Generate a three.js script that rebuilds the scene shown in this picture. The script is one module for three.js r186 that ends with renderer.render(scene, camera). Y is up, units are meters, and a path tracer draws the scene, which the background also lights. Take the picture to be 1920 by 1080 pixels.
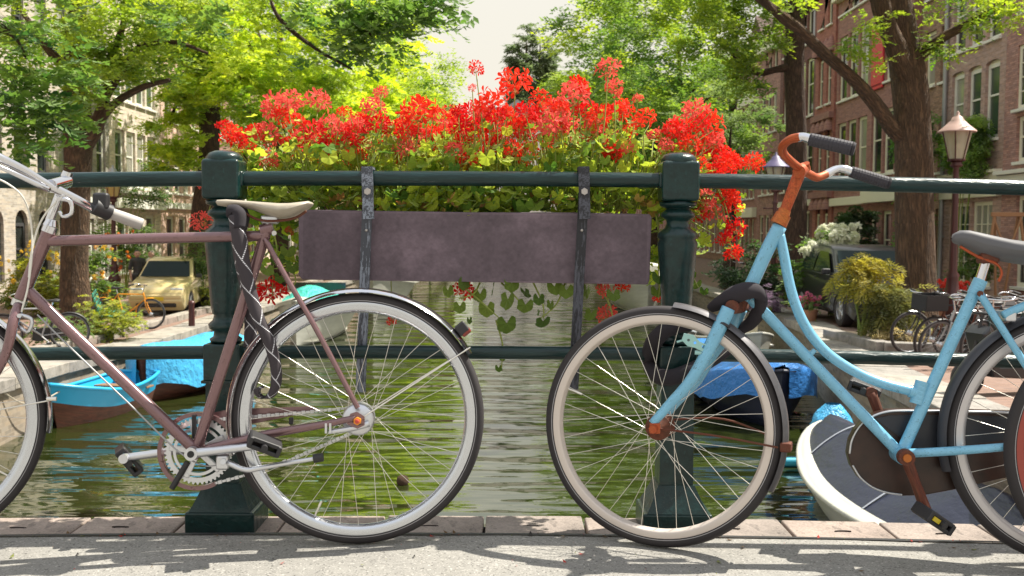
import * as THREE from 'three';
import { mergeGeometries, toCreasedNormals } from 'three/addons/utils/BufferGeometryUtils.js';
import { RoundedBoxGeometry } from 'three/addons/geometries/RoundedBoxGeometry.js';
import { MarchingCubes } from 'three/addons/objects/MarchingCubes.js';

// ---------------------------------------------------------------- camera, sky, sun, exposure
const scene = new THREE.Scene();
const FPX = 1900, HORIZON = 430, EYE = 0.9;               // focal length and horizon in pixels of the 1920 x 1080 photograph; eye height over the bridge deck
const camera = new THREE.PerspectiveCamera(2 * Math.atan(540 / FPX) * 180 / Math.PI, 16 / 9, 0.05, 900);
camera.position.set(0, EYE, 0);
camera.rotation.order = 'YXZ';
camera.rotation.set(-Math.atan((540 - HORIZON) / FPX), 0, 0.4 * Math.PI / 180);
camera.updateMatrixWorld(true);
camera.focus = 2.95; camera.userData.fStop = 9;

const SUN = new THREE.Vector3(0.6, 1, -0.25).normalize();
const sun = new THREE.DirectionalLight(new THREE.Color().setRGB(1, 0.94, 0.82), 4.7);
sun.position.copy(SUN).multiplyScalar(120); sun.target.position.set(0, 0, -30);
sun.position.add(sun.target.position);
sun.castShadow = true; sun.shadow.mapSize.set(4096, 4096); sun.shadow.radius = 1;
Object.assign(sun.shadow.camera, { left: -70, right: 70, top: 70, bottom: -70, near: 1, far: 320 });
scene.add(sun, sun.target);

{ // hazy bright summer sky: cream veil low down, pale blue overhead, soft cloud
  const w = 512, h = 256, data = new Float32Array(w * h * 4);
  for (let j = 0; j < h; j++) for (let i = 0; i < w; i++) {
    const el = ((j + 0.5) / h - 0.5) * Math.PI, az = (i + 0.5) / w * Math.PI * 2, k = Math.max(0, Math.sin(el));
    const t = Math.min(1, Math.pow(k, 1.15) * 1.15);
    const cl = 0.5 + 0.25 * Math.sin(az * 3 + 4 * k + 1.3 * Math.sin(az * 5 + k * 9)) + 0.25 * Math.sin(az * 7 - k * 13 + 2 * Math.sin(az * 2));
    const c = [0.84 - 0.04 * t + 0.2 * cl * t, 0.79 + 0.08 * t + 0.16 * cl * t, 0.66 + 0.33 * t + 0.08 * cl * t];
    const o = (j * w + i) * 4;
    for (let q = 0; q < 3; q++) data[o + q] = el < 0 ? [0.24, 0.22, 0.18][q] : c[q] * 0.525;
    data[o + 3] = 1;
  }
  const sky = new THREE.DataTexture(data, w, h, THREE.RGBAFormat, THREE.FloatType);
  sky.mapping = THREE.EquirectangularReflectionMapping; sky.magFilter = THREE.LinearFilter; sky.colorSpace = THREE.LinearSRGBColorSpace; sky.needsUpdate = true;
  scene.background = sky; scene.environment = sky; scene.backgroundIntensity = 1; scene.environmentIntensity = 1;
}
const renderer = new THREE.WebGLRenderer({ antialias: true });
renderer.toneMapping = THREE.LinearToneMapping; renderer.toneMappingExposure = 2.1;
renderer.shadowMap.enabled = true;

// ---------------------------------------------------------------- helpers
const R = Math.PI / 180, V = (x, y, z) => new THREE.Vector3(x, y, z);
function rngOf(a) { return () => { a |= 0; a = a + 0x6D2B79F5 | 0; let t = Math.imul(a ^ a >>> 15, 1 | a); t = t + Math.imul(t ^ t >>> 7, 61 | t) ^ t; return ((t ^ t >>> 14) >>> 0) / 4294967296; }; }
let rnd = rngOf(7);
const rr = (a, b) => a + (b - a) * rnd(), gauss = () => (rnd() + rnd() + rnd() + rnd() - 2) * 0.866 * 2 / 1.15;
const ray = (px, py) => V((px - 960) / FPX, -(py - 540) / FPX, -1).applyQuaternion(camera.quaternion);
const at = (px, py, d) => { const r = ray(px, py); return r.multiplyScalar(-d / r.z).add(camera.position); };          // the point at distance d down the canal that shows at that pixel
const atY = (px, py, y) => { const r = ray(px, py); return r.multiplyScalar((y - EYE) / r.y).add(camera.position); };    // the point of a level plane that shows there
const lerp = (a, b, t) => a + (b - a) * t, clamp = (x, a, b) => Math.min(b, Math.max(a, x));
const table = (pts) => (x) => { if (x <= pts[0][0]) return pts[0][1]; for (let i = 1; i < pts.length; i++) if (x <= pts[i][0]) return lerp(pts[i - 1][1], pts[i][1], (x - pts[i - 1][0]) / (pts[i][0] - pts[i - 1][0])); return pts[pts.length - 1][1]; };
const used = {};
function numbered(n) { const k = used[n] = (used[n] ?? -1) + 1; return k ? n + '_' + String(k).padStart(3, '0') : n; }
function tag(o, label, category, group, kind) {
  if (label) o.userData.label = label;
  if (category) o.userData.category = category;
  if (group) o.userData.group = group;
  if (kind) o.userData.kind = kind;
  return o;
}
function thing(name, label, category, pos, turn = 0, group) {
  const g = new THREE.Group(); g.name = numbered(name); if (pos) g.position.copy(Array.isArray(pos) ? V(...pos) : pos); g.rotation.y = turn; scene.add(g);
  return tag(g, label, category, group);
}
const flat = (g) => { let o = g.index ? g.toNonIndexed() : g; const r = new THREE.BufferGeometry(); if (!o.attributes.normal) o.computeVertexNormals(); r.setAttribute('position', o.attributes.position); r.setAttribute('normal', o.attributes.normal); r.setAttribute('uv', o.attributes.uv || new THREE.BufferAttribute(new Float32Array(o.attributes.position.count * 2), 2)); return r; };
const join = (gs) => gs.length === 1 ? flat(gs[0]) : mergeGeometries(gs.map(flat));
function obj(name, geos, mat, parent) {
  const g = Array.isArray(geos) ? join(geos) : geos;
  const m = new THREE.Mesh(g, mat); m.castShadow = m.receiveShadow = true;
  m.name = parent ? name : numbered(name);
  (parent || scene).add(m); return m;
}
const struct = (name, geos, mat) => { const m = obj(name, geos, mat); m.userData.kind = 'structure'; return m; };
function boxUV(g, s = 1) { // uv in metres by the face's main direction
  const o = flat(g), p = o.attributes.position, n = o.attributes.normal, u = new Float32Array(p.count * 2);
  for (let i = 0; i < p.count; i += 3) {
    const ax = Math.abs(n.getX(i) + n.getX(i + 1) + n.getX(i + 2)), ay = Math.abs(n.getY(i) + n.getY(i + 1) + n.getY(i + 2)), az = Math.abs(n.getZ(i) + n.getZ(i + 1) + n.getZ(i + 2));
    for (let k = i; k < i + 3; k++) {
      const x = p.getX(k), y = p.getY(k), z = p.getZ(k);
      const [a, b] = ax >= ay && ax >= az ? [z, y] : ay >= az ? [x, z] : [x, y];
      u[k * 2] = a * s; u[k * 2 + 1] = b * s;
    }
  }
  o.setAttribute('uv', new THREE.BufferAttribute(u, 2)); return o;
}
const bx = (w, h, d, x = 0, y = 0, z = 0) => new THREE.BoxGeometry(w, h, d).translate(x, y, z);
const rbx = (w, h, d, r, x = 0, y = 0, z = 0) => new RoundedBoxGeometry(w, h, d, 2, r).translate(x, y, z);
function bar(a, b, r0, r1 = r0, seg = 12) {
  const d = b.clone().sub(a), l = d.length(), g = new THREE.CylinderGeometry(r1, r0, l, seg, 1);
  g.applyQuaternion(new THREE.Quaternion().setFromUnitVectors(V(0, 1, 0), d.normalize()));
  return g.translate((a.x + b.x) / 2, (a.y + b.y) / 2, (a.z + b.z) / 2);
}
// a tube through points with a radius at each (tapered, smooth, capped)
function limb(pts, radii, seg = 16, radial = 10, wob = 0, vlen = 1) {
  const curve = new THREE.CatmullRomCurve3(pts, false, 'centripetal'), fr = curve.computeFrenetFrames(seg, false), pos = [], uv = [], idx = [], L = curve.getLength();
  const rad = (t) => { const k = t * (radii.length - 1), i = Math.min(radii.length - 2, Math.floor(k)); return lerp(radii[i], radii[i + 1], k - i); };
  for (let i = 0; i <= seg; i++) {
    const t = i / seg, p = curve.getPoint(t), r = rad(t);
    for (let j = 0; j <= radial; j++) {
      const a = j / radial * Math.PI * 2, w = 1 + wob * (Math.sin(a * 3 + t * 5) * 0.5 + Math.sin(a * 5 - t * 9 + 1) * 0.3 + Math.sin(a * 2 + t * 17) * 0.3);
      const q = p.clone().addScaledVector(fr.normals[i], Math.cos(a) * r * w).addScaledVector(fr.binormals[i], Math.sin(a) * r * w);
      pos.push(q.x, q.y, q.z); uv.push(j / radial * Math.max(1, Math.round(radii[0] * 6.28 / vlen)), t * L / vlen);
    }
  }
  for (let i = 0; i < seg; i++) for (let j = 0; j < radial; j++) { const a = i * (radial + 1) + j, b = a + radial + 1; idx.push(a, b, a + 1, b, b + 1, a + 1); }
  for (const [i0, sgn] of [[0, 1], [seg, -1]]) { const c = pos.length / 3, p = curve.getPoint(i0 / seg); pos.push(p.x, p.y, p.z); uv.push(0, 0); for (let j = 0; j < radial; j++) { const a = i0 * (radial + 1) + j; sgn > 0 ? idx.push(c, a, a + 1) : idx.push(c, a + 1, a); } }
  const g = new THREE.BufferGeometry(); g.setAttribute('position', new THREE.Float32BufferAttribute(pos, 3)); g.setAttribute('uv', new THREE.Float32BufferAttribute(uv, 2)); g.setIndex(idx); g.computeVertexNormals();
  return g;
}
const tube = (pts, r, seg = 24, radial = 8) => limb(pts, [r, r], seg, radial);
const lathe = (prof, seg = 24) => new THREE.LatheGeometry(prof.map(([r, y]) => new THREE.Vector2(r, y)), seg);
function arc(cx, cy, r, a0, a1, n) { const o = []; for (let i = 0; i <= n; i++) { const a = lerp(a0, a1, i / n); o.push([cx + r * Math.cos(a), cy + r * Math.sin(a)]); } return o; }
function poly(pts, holes = []) { const s = new THREE.Shape(pts.map(p => new THREE.Vector2(p[0], p[1]))); for (const h of holes) s.holes.push(new THREE.Path(h.map(p => new THREE.Vector2(p[0], p[1])))); return s; }
const ext = (pts, depth, holes = [], bevel = 0) => new THREE.ExtrudeGeometry(poly(pts, holes), { depth, bevelEnabled: bevel > 0, bevelSize: bevel, bevelThickness: bevel, bevelSegments: 2, curveSegments: 8 });
const rect = (x0, y0, x1, y1) => [[x0, y0], [x1, y0], [x1, y1], [x0, y1]];
// grid surface from a function of (u,v)
function sheet(nu, nv, f, su = 1, sv = 1) {
  const pos = [], uv = [], idx = [];
  for (let j = 0; j <= nv; j++) for (let i = 0; i <= nu; i++) { const p = f(i / nu, j / nv); pos.push(p[0], p[1], p[2]); uv.push(p[3] ?? i / nu * su, p[4] ?? j / nv * sv); }
  for (let j = 0; j < nv; j++) for (let i = 0; i < nu; i++) { const a = j * (nu + 1) + i, b = a + nu + 1; idx.push(a, a + 1, b, b, a + 1, b + 1); }
  const g = new THREE.BufferGeometry(); g.setAttribute('position', new THREE.Float32BufferAttribute(pos, 3)); g.setAttribute('uv', new THREE.Float32BufferAttribute(uv, 2)); g.setIndex(idx); g.computeVertexNormals(); return g;
}
function merge(o, list) { for (const g of list) o.push(g); return o; }

// ---------------------------------------------------------------- textures
function tex(w, h, fn, rx = 1, ry = 1) { // fn(u, v, i, j) -> [r,g,b] in 0..1 (plain values, read as linear)
  const d = new Uint8Array(w * h * 4);
  for (let j = 0; j < h; j++) for (let i = 0; i < w; i++) { const c = fn(i / w, j / h, i, j), o = (j * w + i) * 4; for (let q = 0; q < 3; q++) d[o + q] = clamp((c.length ? c[q] : c) * 255, 0, 255); d[o + 3] = 255; }
  const t = new THREE.DataTexture(d, w, h); t.wrapS = t.wrapT = THREE.RepeatWrapping; t.magFilter = THREE.LinearFilter; t.repeat.set(rx, ry); t.needsUpdate = true; return t;
}
function noiseGrid(n, seed) { const r = rngOf(seed), g = new Float32Array(n * n); for (let i = 0; i < n * n; i++) g[i] = r(); return (u, v) => { const x = (u - Math.floor(u)) * n, y = (v - Math.floor(v)) * n, i = Math.floor(x), j = Math.floor(y); let a = x - i, b = y - j; a = a * a * (3 - 2 * a); b = b * b * (3 - 2 * b); const G = (p, q) => g[(q % n) * n + (p % n)]; return lerp(lerp(G(i, j), G(i + 1, j), a), lerp(G(i, j + 1), G(i + 1, j + 1), a), b); }; }
function fbm(base, oct, seed) { const ns = []; for (let k = 0; k < oct; k++) ns.push(noiseGrid(base << k, seed + k * 13)); return (u, v) => { let s = 0, a = 0.5, t = 0; for (const n of ns) { s += a * n(u, v); t += a; a *= 0.6; } return s / t; }; }
const f4 = fbm(4, 6, 11), f8 = fbm(8, 5, 23), f16 = fbm(16, 5, 31), f32 = fbm(32, 4, 41), nz = noiseGrid(256, 55);
const grimeT = tex(512, 512, (u, v) => { const n = f4(u, v) * 0.7 + f32(u, v) * 0.3; return 0.55 + 0.6 * (n - 0.2); });
const speckT = tex(1024, 1024, (u, v) => { const n = nz(u, v), m = f32(u * 2, v * 2), k = f4(u, v); const s = n > 0.84 ? 1.32 : n < 0.17 ? 0.35 : 0.82 + 0.3 * (m - 0.5); const q = (0.86 + 0.3 * (k - 0.5)) * s * 0.72; return [q, q * 0.985, q * 0.955]; });
const speckB = tex(1024, 1024, (u, v) => 0.5 * nz(u, v) + 0.35 * f32(u * 2, v * 2) + 0.15 * f8(u, v));
const barkT = tex(512, 512, (u, v) => { const r = Math.abs(f16(u, v * 0.25) - 0.5) * 2 + 0.3 * f32(u, v * 0.5); const q = 0.12 + 1.0 * r; const g = f4(u, v); return [q, q * (0.86 + 0.12 * g), q * (0.7 + 0.1 * g)]; });
const barkB = tex(512, 512, (u, v) => Math.abs(f16(u, v * 0.25) - 0.5) * 2 + 0.25 * f32(u, v * 0.5));
function brickTex(seed, mort, spread) { // ten stretchers by thirty-two courses: 2.2 m x 2.05 m
  const r = rngOf(seed), tone = Array.from({ length: 32 * 10 }, () => [1 + spread * (r() - 0.5), r()]);
  return tex(1024, 1024, (u, v) => {
    const cj = Math.floor(v * 32), fy = v * 32 - cj, uu = (u * 10 + (cj % 2) * 0.5) % 10, ci = Math.floor(uu), fx = uu - ci;
    const n = 0.85 + 0.3 * f32(u, v), st = 0.82 + 0.36 * f4(u, v);
    if (fy < 0.17 || fx < 0.05) { const m = mort * n * st; return [m, m * 0.97, m * 0.92]; }
    const [t, h] = tone[cj * 10 + ci], b = 0.62 * t * n * st; return [b * (1 + 0.1 * h), b, b * (1 - 0.12 * h)];
  });
}
const brickA = brickTex(3, 0.75, 0.5), brickB = brickTex(9, 0.42, 0.6);
const boardT = tex(1024, 256, (u, v) => { const s = f32(u * 3, v * 0.6) * 0.6 + f8(u * 4, v * 0.3) * 0.4, blot = clamp((f4(u * 2 + 0.37, v * 0.5) - 0.48) * 3.4, 0, 1) * (0.35 + 0.65 * f32(u * 4, v)), e = Math.min(u, 1 - u) < 0.01 || v > 0.97 ? 0.35 : 0; const chip = f32(u, v) > 0.78 ? 0.5 : 0; const q = 0.5 + 0.45 * (s - 0.5) + 0.6 * blot * (1 - Math.abs(u - 0.5)) + e * 0.3 + chip * e; return [q * 1.02, q * 0.96, q * 1.04]; });
const chipT = tex(256, 1024, (u, v) => { const n = f8(u, v * 2) * 0.6 + f32(u, v * 2) * 0.4, top = v > 0.62 ? 0.09 : -0.015; const e = Math.min(u, 1 - u) < 0.12 ? -0.05 : 0; if (n + top + e * 0.5 > 0.5) return [0.16, 0.17, 0.2]; return [0.62, 0.68, 0.78].map(c => c * (0.8 + 0.4 * f32(u, v))); });
const paintT = tex(512, 512, (u, v) => { const n = f16(u, v), c = f32(u + 0.4, v * 0.7 + 0.2) > 0.755 ? 3 : 1, m = f4(u, v); const q = (0.5 + 0.7 * (n - 0.3)) * (c > 1 ? 5 : 1); return [q * 0.9, q * (0.95 + 0.12 * m), q]; });
const rustT = tex(512, 512, (u, v) => { const n = f8(u, v), m = f32(u, v); const q = 0.5 + 0.8 * (m - 0.35); return [q * 1.2, q * (0.62 + 0.5 * (n - 0.5)), q * (0.45 + 0.4 * (n - 0.5))]; });
const stoneT = tex(512, 512, (u, v) => { const q = 0.72 + 0.6 * (f8(u, v) - 0.5) + 0.3 * (nz(u, v) - 0.5) - (f32(u, v * 0.4) > 0.7 ? 0.2 : 0) + 0.25 * (f4(u + 0.2, v) - 0.5); return [q, q * 0.98, q * 0.95]; });
const tarpB = tex(512, 512, (u, v) => { const a = f8(u, v), b = f4(u, v); return Math.abs(a - 0.5) * 1.4 + 0.5 * b; });
const gripB = tex(64, 64, (u, v) => (Math.sin(u * 6.283 * 6) > 0 ? 0.2 : 0) + (Math.sin(v * 6.283 * 6) > 0.2 ? 0.8 : 0));
const weaveT = tex(256, 256, (u, v) => { const a = Math.abs((u * 4 + v * 2) % 1 - 0.5), b = Math.abs((u * 4 - v * 2 + 4) % 1 - 0.5); const l = Math.abs((u + v) % 1 - 0.5) < 0.035 || (Math.abs((u - v + 1) % 1 - 0.5) < 0.035 && v < 0.5), d = Math.sin(v * 6.283 * 22) > -0.3; const q = 0.35 + 0.25 * nz(u, v) + 0.2 * Math.sin(u * 6.283 * 32); return l && d ? [6, 6, 6.5].map(x => x / 6) : [q * 0.11, q * 0.09, q * 0.1]; });
const waterB = (() => { // a patch of ripples that repeats without a seam
  const n = 1024, d = new Float32Array(n * n * 4), r = rngOf(77), waves = [];
  for (let k = 0; k < 64; k++) { const m = Math.round(3 * Math.pow(24, r())), th = (r() - 0.5) * 1.5 * (0.4 + 0.6 * r()); const ky = Math.max(1, Math.round(m * Math.cos(th))), kx = Math.round(m * Math.sin(th) * 0.8); waves.push([kx, ky, 1 / Math.pow(Math.hypot(kx, ky), 1.32), r() * 6.283]); }
  let lo = 1e9, hi = -1e9; const row = new Float32Array(n * n);
  for (let j = 0; j < n; j++) for (let i = 0; i < n; i++) { let s = 0; for (const [kx, ky, a, p] of waves) s += a * Math.sin(6.28318 * (kx * i + ky * j) / n + p); row[j * n + i] = s; if (s < lo) lo = s; if (s > hi) hi = s; }
  for (let i = 0; i < n * n; i++) { const q = (row[i] - lo) / (hi - lo); d[i * 4] = d[i * 4 + 1] = d[i * 4 + 2] = q; d[i * 4 + 3] = 1; }
  const t = new THREE.DataTexture(d, n, n, THREE.RGBAFormat, THREE.FloatType); t.wrapS = t.wrapT = THREE.RepeatWrapping; t.magFilter = THREE.LinearFilter; t.needsUpdate = true; return t;
})();

const wearT = tex(512, 512, (u, v) => { const q = 0.93 + 0.25 * (f4(u, v) - 0.5) + 0.12 * (f32(u, v) - 0.5), c = f32(u + 0.31, v * 0.6 + 0.1) > 0.77, s = f16(u, v) < 0.24; return c ? [0.3, 0.2, 0.16] : s ? [q * 0.78, q * 0.74, q * 0.7] : [q, q, q]; });
// ---------------------------------------------------------------- materials
const rep = (t, x, y = x) => { const c = t.clone(); c.repeat.set(x, y); c.needsUpdate = true; return c; };
function mat(r, g, b, rough = 0.6, metal = 0, o = {}) { const m = new THREE.MeshPhysicalMaterial({ roughness: rough, metalness: metal, side: THREE.DoubleSide, ...o }); m.color.setRGB(r, g, b); return m; }
const M = {
  asphalt: mat(0.44, 0.43, 0.41, 0.9, 0, { map: speckT, bumpMap: speckB, bumpScale: 0.0009 }),
  kerb: mat(0.35, 0.295, 0.265, 0.85, 0, { map: stoneT, bumpMap: speckB, bumpScale: 0.0008 }),
  dark: mat(0.012, 0.012, 0.013, 0.6),
  hole: mat(0.02, 0.012, 0.01, 0.9),
  green: mat(0.008, 0.036, 0.036, 0.32, 0, { map: paintT, specularIntensity: 0.6, clearcoat: 0.25, clearcoatRoughness: 0.2, bumpMap: rep(tarpB, 1, 1), bumpScale: 0.003 }),
  board: mat(0.2, 0.155, 0.175, 0.75, 0, { map: boardT }),
  strapDark: mat(0.12, 0.115, 0.13, 0.5, 0.2, { map: chipT }),
  strap: mat(0.36, 0.37, 0.4, 0.5, 0.2, { map: chipT }),
  bolt: mat(0.45, 0.42, 0.4, 0.45, 0.7),
  chrome: mat(0.66, 0.66, 0.69, 0.12, 1),
  alu: mat(0.62, 0.63, 0.66, 0.33, 0.9),
  rimAlu: mat(0.6, 0.62, 0.66, 0.22, 0.95),
  darkRim: mat(0.14, 0.14, 0.15, 0.4, 0.6),
  spoke: mat(0.75, 0.72, 0.66, 0.3, 0.9),
  tyre: mat(0.026, 0.022, 0.024, 0.75),
  tyreBand: mat(0.34, 0.33, 0.34, 0.6),
  mauve: mat(0.21, 0.115, 0.12, 0.3, 0.45, { map: rep(wearT, 1, 5), roughnessMap: rep(grimeT, 1, 5), clearcoat: 0.6, clearcoatRoughness: 0.2 }),
  sky: mat(0.18, 0.46, 0.66, 0.35, 0, { clearcoat: 0.4, clearcoatRoughness: 0.25, map: rep(wearT, 1, 5), roughnessMap: rep(grimeT, 1, 5) }),
  rust: mat(0.5, 0.19, 0.07, 0.55, 0.35, { map: rustT }),
  darkRust: mat(0.15, 0.085, 0.06, 0.7, 0.2, { map: rustT }),
  grip: mat(0.035, 0.032, 0.042, 0.7, 0, { bumpMap: rep(gripB, 1, 1), bumpScale: 0.002 }),
  gripGrey: mat(0.4, 0.38, 0.36, 0.7),
  black: mat(0.02, 0.019, 0.022, 0.5),
  fabric: mat(0.022, 0.018, 0.024, 0.9),
  weave: mat(0.8, 0.8, 0.85, 0.85, 0, { map: weaveT }),
  saddle: mat(0.5, 0.44, 0.35, 0.5, 0, { map: grimeT }),
  greySaddle: mat(0.1, 0.098, 0.105, 0.55),
  oilcloth: mat(0.042, 0.03, 0.024, 0.4, 0, { map: rustT }),
  oilnavy: mat(0.016, 0.017, 0.024, 0.4),
  fenderGrey: mat(0.13, 0.125, 0.135, 0.4, 0.35, { map: grimeT }),
  redLens: mat(0.2, 0.03, 0.02, 0.2),
  orange: mat(0.8, 0.3, 0.02, 0.3),
  red: mat(0.5, 0.06, 0.04, 0.4),
  bark: mat(0.18, 0.112, 0.075, 0.95, 0, { map: barkT, bumpMap: barkB, bumpScale: 0.06 }),
  barkDark: mat(0.12, 0.075, 0.06, 0.95, 0, { map: barkT, bumpMap: barkB, bumpScale: 0.03 }),
  white: mat(0.72, 0.7, 0.64, 0.5),
  cream: mat(0.74, 0.7, 0.56, 0.6),
  glass: mat(0.02, 0.026, 0.024, 0.06, 0, { ior: 1.6, specularIntensity: 1 }),
  carGlass: mat(0.012, 0.022, 0.02, 0.1, 0, { ior: 1.35, specularIntensity: 0.4 }),
  glassGreen: mat(0.05, 0.075, 0.055, 0.08, 0, { ior: 1.6 }),
  curtain: mat(0.3, 0.29, 0.25, 0.25, 0, { clearcoat: 1, clearcoatRoughness: 0.05 }),
  roof: mat(0.1, 0.045, 0.035, 0.8, 0, { map: grimeT }),
  slate: mat(0.06, 0.06, 0.065, 0.7, 0, { map: grimeT }),
  quay: mat(0.36, 0.31, 0.25, 0.9, 0, { map: rep(brickA, 1 / 2.2, 1 / 2.05), bumpMap: speckB, bumpScale: 0.003 }),
  coping: mat(0.4, 0.37, 0.33, 0.8, 0, { map: stoneT }),
  clinker: mat(0.3, 0.2, 0.165, 0.9, 0, { map: rep(brickA, 1 / 2.2, 1 / 2.05) }),
  paver: mat(0.36, 0.32, 0.27, 0.9, 0, { map: stoneT }),
  soil: mat(0.09, 0.065, 0.04, 1, 0, { map: grimeT }),
  lampRed: mat(0.12, 0.03, 0.03, 0.4, 0.1, { map: paintT }),
  lampHood: mat(0.5, 0.33, 0.29, 0.5),
  lampGlass: mat(0.85, 0.8, 0.66, 0.25, 0, { transmission: 0.65, thickness: 0 }),
  yellowCar: mat(0.66, 0.53, 0.27, 0.3, 0.1, { clearcoat: 1, clearcoatRoughness: 0.06 }),
  blackCar: mat(0.014, 0.014, 0.017, 0.35, 0.1, { clearcoat: 0.35, clearcoatRoughness: 0.1 }),
  headlamp: mat(0.6, 0.62, 0.65, 0.1, 0.4, { clearcoat: 1 }),
  boatBlue: mat(0.02, 0.35, 0.62, 0.35),
  boatRust: mat(0.12, 0.07, 0.045, 0.7, 0, { map: rustT }),
  tarpSky: mat(0.06, 0.4, 0.72, 0.36, 0, { bumpMap: tarpB, bumpScale: 0.03 }),
  tarpBlue: mat(0.04, 0.2, 0.55, 0.38, 0, { bumpMap: tarpB, bumpScale: 0.03 }),
  tarpTeal: mat(0.04, 0.42, 0.36, 0.45, 0, { bumpMap: tarpB, bumpScale: 0.08 }),
  navy: mat(0.016, 0.02, 0.042, 0.42, 0, { bumpMap: rep(grimeT, 0.5, 0.5), bumpScale: 0.03 }),
  hullWhite: mat(0.6, 0.595, 0.53, 0.35, 0, { map: grimeT }),
  teak: mat(0.22, 0.12, 0.06, 0.6),
  benchGreen: mat(0.04, 0.24, 0.17, 0.5),
  wood: mat(0.3, 0.15, 0.07, 0.7),
  terra: mat(0.42, 0.2, 0.12, 0.85),
  zinc: mat(0.35, 0.35, 0.36, 0.5, 0.4),
  stem: mat(0.2, 0.26, 0.05, 0.8),
  skin: mat(0.55, 0.33, 0.24, 0.6),
  water: mat(0.02, 0.027, 0.006, 0.02, 0, { ior: 2.4, bumpMap: rep(waterB, 1 / 7, 1 / 5), bumpScale: 0.062 }),
};
const leafM = new THREE.MeshPhysicalMaterial({ color: 0xffffff, roughness: 0.96, transmission: 0.6, thickness: 0, side: THREE.DoubleSide, specularIntensity: 0.5 });
const petalM = (r, g, b) => mat(r, g, b, 0.96, 0, { transmission: 0.5, thickness: 0, specularIntensity: 0.3 });

// ---------------------------------------------------------------- ground, water, quays, bridge
const WATER = -2.15, deckY = (x) => -0.25 * (1 - Math.exp(-x * x / 36));
const hL = table([[3, -0.25], [8, -0.8], [14, -1.25], [20, -1.4], [300, -1.4]]), eL = table([[3, -5.2], [6, -6], [10, -6.7], [16, -7.2], [300, -7.2]]);
const hR = table([[3, -0.25], [8, -0.78], [14, -1.0], [20, -1.1], [30, -1.25], [300, -1.25]]), eR = table([[3, 3.5], [10, 4.3], [15, 5.0], [22, 6.3], [30, 7.0], [300, 7.0]]);
const ds = []; for (let d = 3.16; d < 170; d += d < 30 ? 0.8 : 6) ds.push(d); ds.push(170);
const FAR = 150;
struct('ground', [new THREE.PlaneGeometry(1400, 1400).rotateX(-Math.PI / 2).translate(0, -3.4, -200)], M.soil);
struct('canal_water', [boxUV(new THREE.PlaneGeometry(20, 153).rotateX(-Math.PI / 2).translate(0, WATER, -76.5 + 2))], M.water);
function sideSheet(e, h, s, x0, x1, dy) { // from x0 to x1 metres beyond the edge
  return boxUV(sheet(s > 0 ? 3 : 3, ds.length - 1, (u, v) => { const d = ds[Math.round(v * (ds.length - 1))]; return [e(d) + s * lerp(x0, x1, u), h(d) + dy, -d]; }));
}
struct('quay_street', [sideSheet(eL, hL, -1, 0.7, 60, -0.02)], M.clinker);
struct('quay_street', [sideSheet(eR, hR, 1, 0.7, 60, -0.02)], M.clinker);
function quayWall(e, h, s, label) {
  const t = thing('quay_wall', label, 'quay wall');
  obj('brick_face', [boxUV(sheet(1, ds.length - 1, (u, v) => { const d = ds[Math.round(v * (ds.length - 1))]; return [e(d) + s * 0.06, lerp(-3.3, h(d) - 0.16, u), -d]; }))], M.quay, t);
  let d = 3.25, k = 0;
  while (d < 60) {
    const len = 1.0 + 0.25 * ((k * 7) % 5) / 5, a = V(e(d), h(d), -d), b = V(e(d + len), h(d + len), -d - len), L = a.distanceTo(b);
    const m = obj('coping_stone', [boxUV(rbx(0.72, 0.18, L - 0.014, 0.015))], k % 3 ? M.coping : M.coping2, t);
    m.position.copy(a).add(b).multiplyScalar(0.5).add(V(s * 0.34, -0.082 + 0.006 * ((k * 5) % 3 - 1), 0)); m.lookAt(m.position.clone().add(b.clone().sub(a)));
    d += len; k++;
  }
  obj('far_coping', [bx(0.72, 0.18, FAR - d, e(100) + s * 0.34, h(100) - 0.085, -(d + FAR) / 2)], M.coping, t);
}
M.coping2 = M.coping.clone(); M.coping2.color.setRGB(0.33, 0.31, 0.29);
quayWall(eL, hL, -1, 'sunlit brick quay wall with pale coping stones on the side of the yellow car');
quayWall(eR, hR, 1, 'shaded brick quay wall with grey coping stones on the side of the black car');
struct('bridge_deck', [boxUV(sheet(80, 1, (u, v) => { const x = lerp(-40, 40, u); return [x, deckY(x), lerp(24, -2.95, v)]; })), boxUV(sheet(80, 1, (u, v) => { const x = lerp(-40, 40, u); return [x, lerp(deckY(x) - 0.2, deckY(x), v), -2.95]; })), boxUV(sheet(80, 1, (u, v) => { const x = lerp(-40, 40, u); return [x, lerp(deckY(x) - 0.85, deckY(x) - 0.06, v), -3.225]; })), bx(60, 0.1, 27, 0, -1, 10.4)], M.asphalt);
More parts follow.
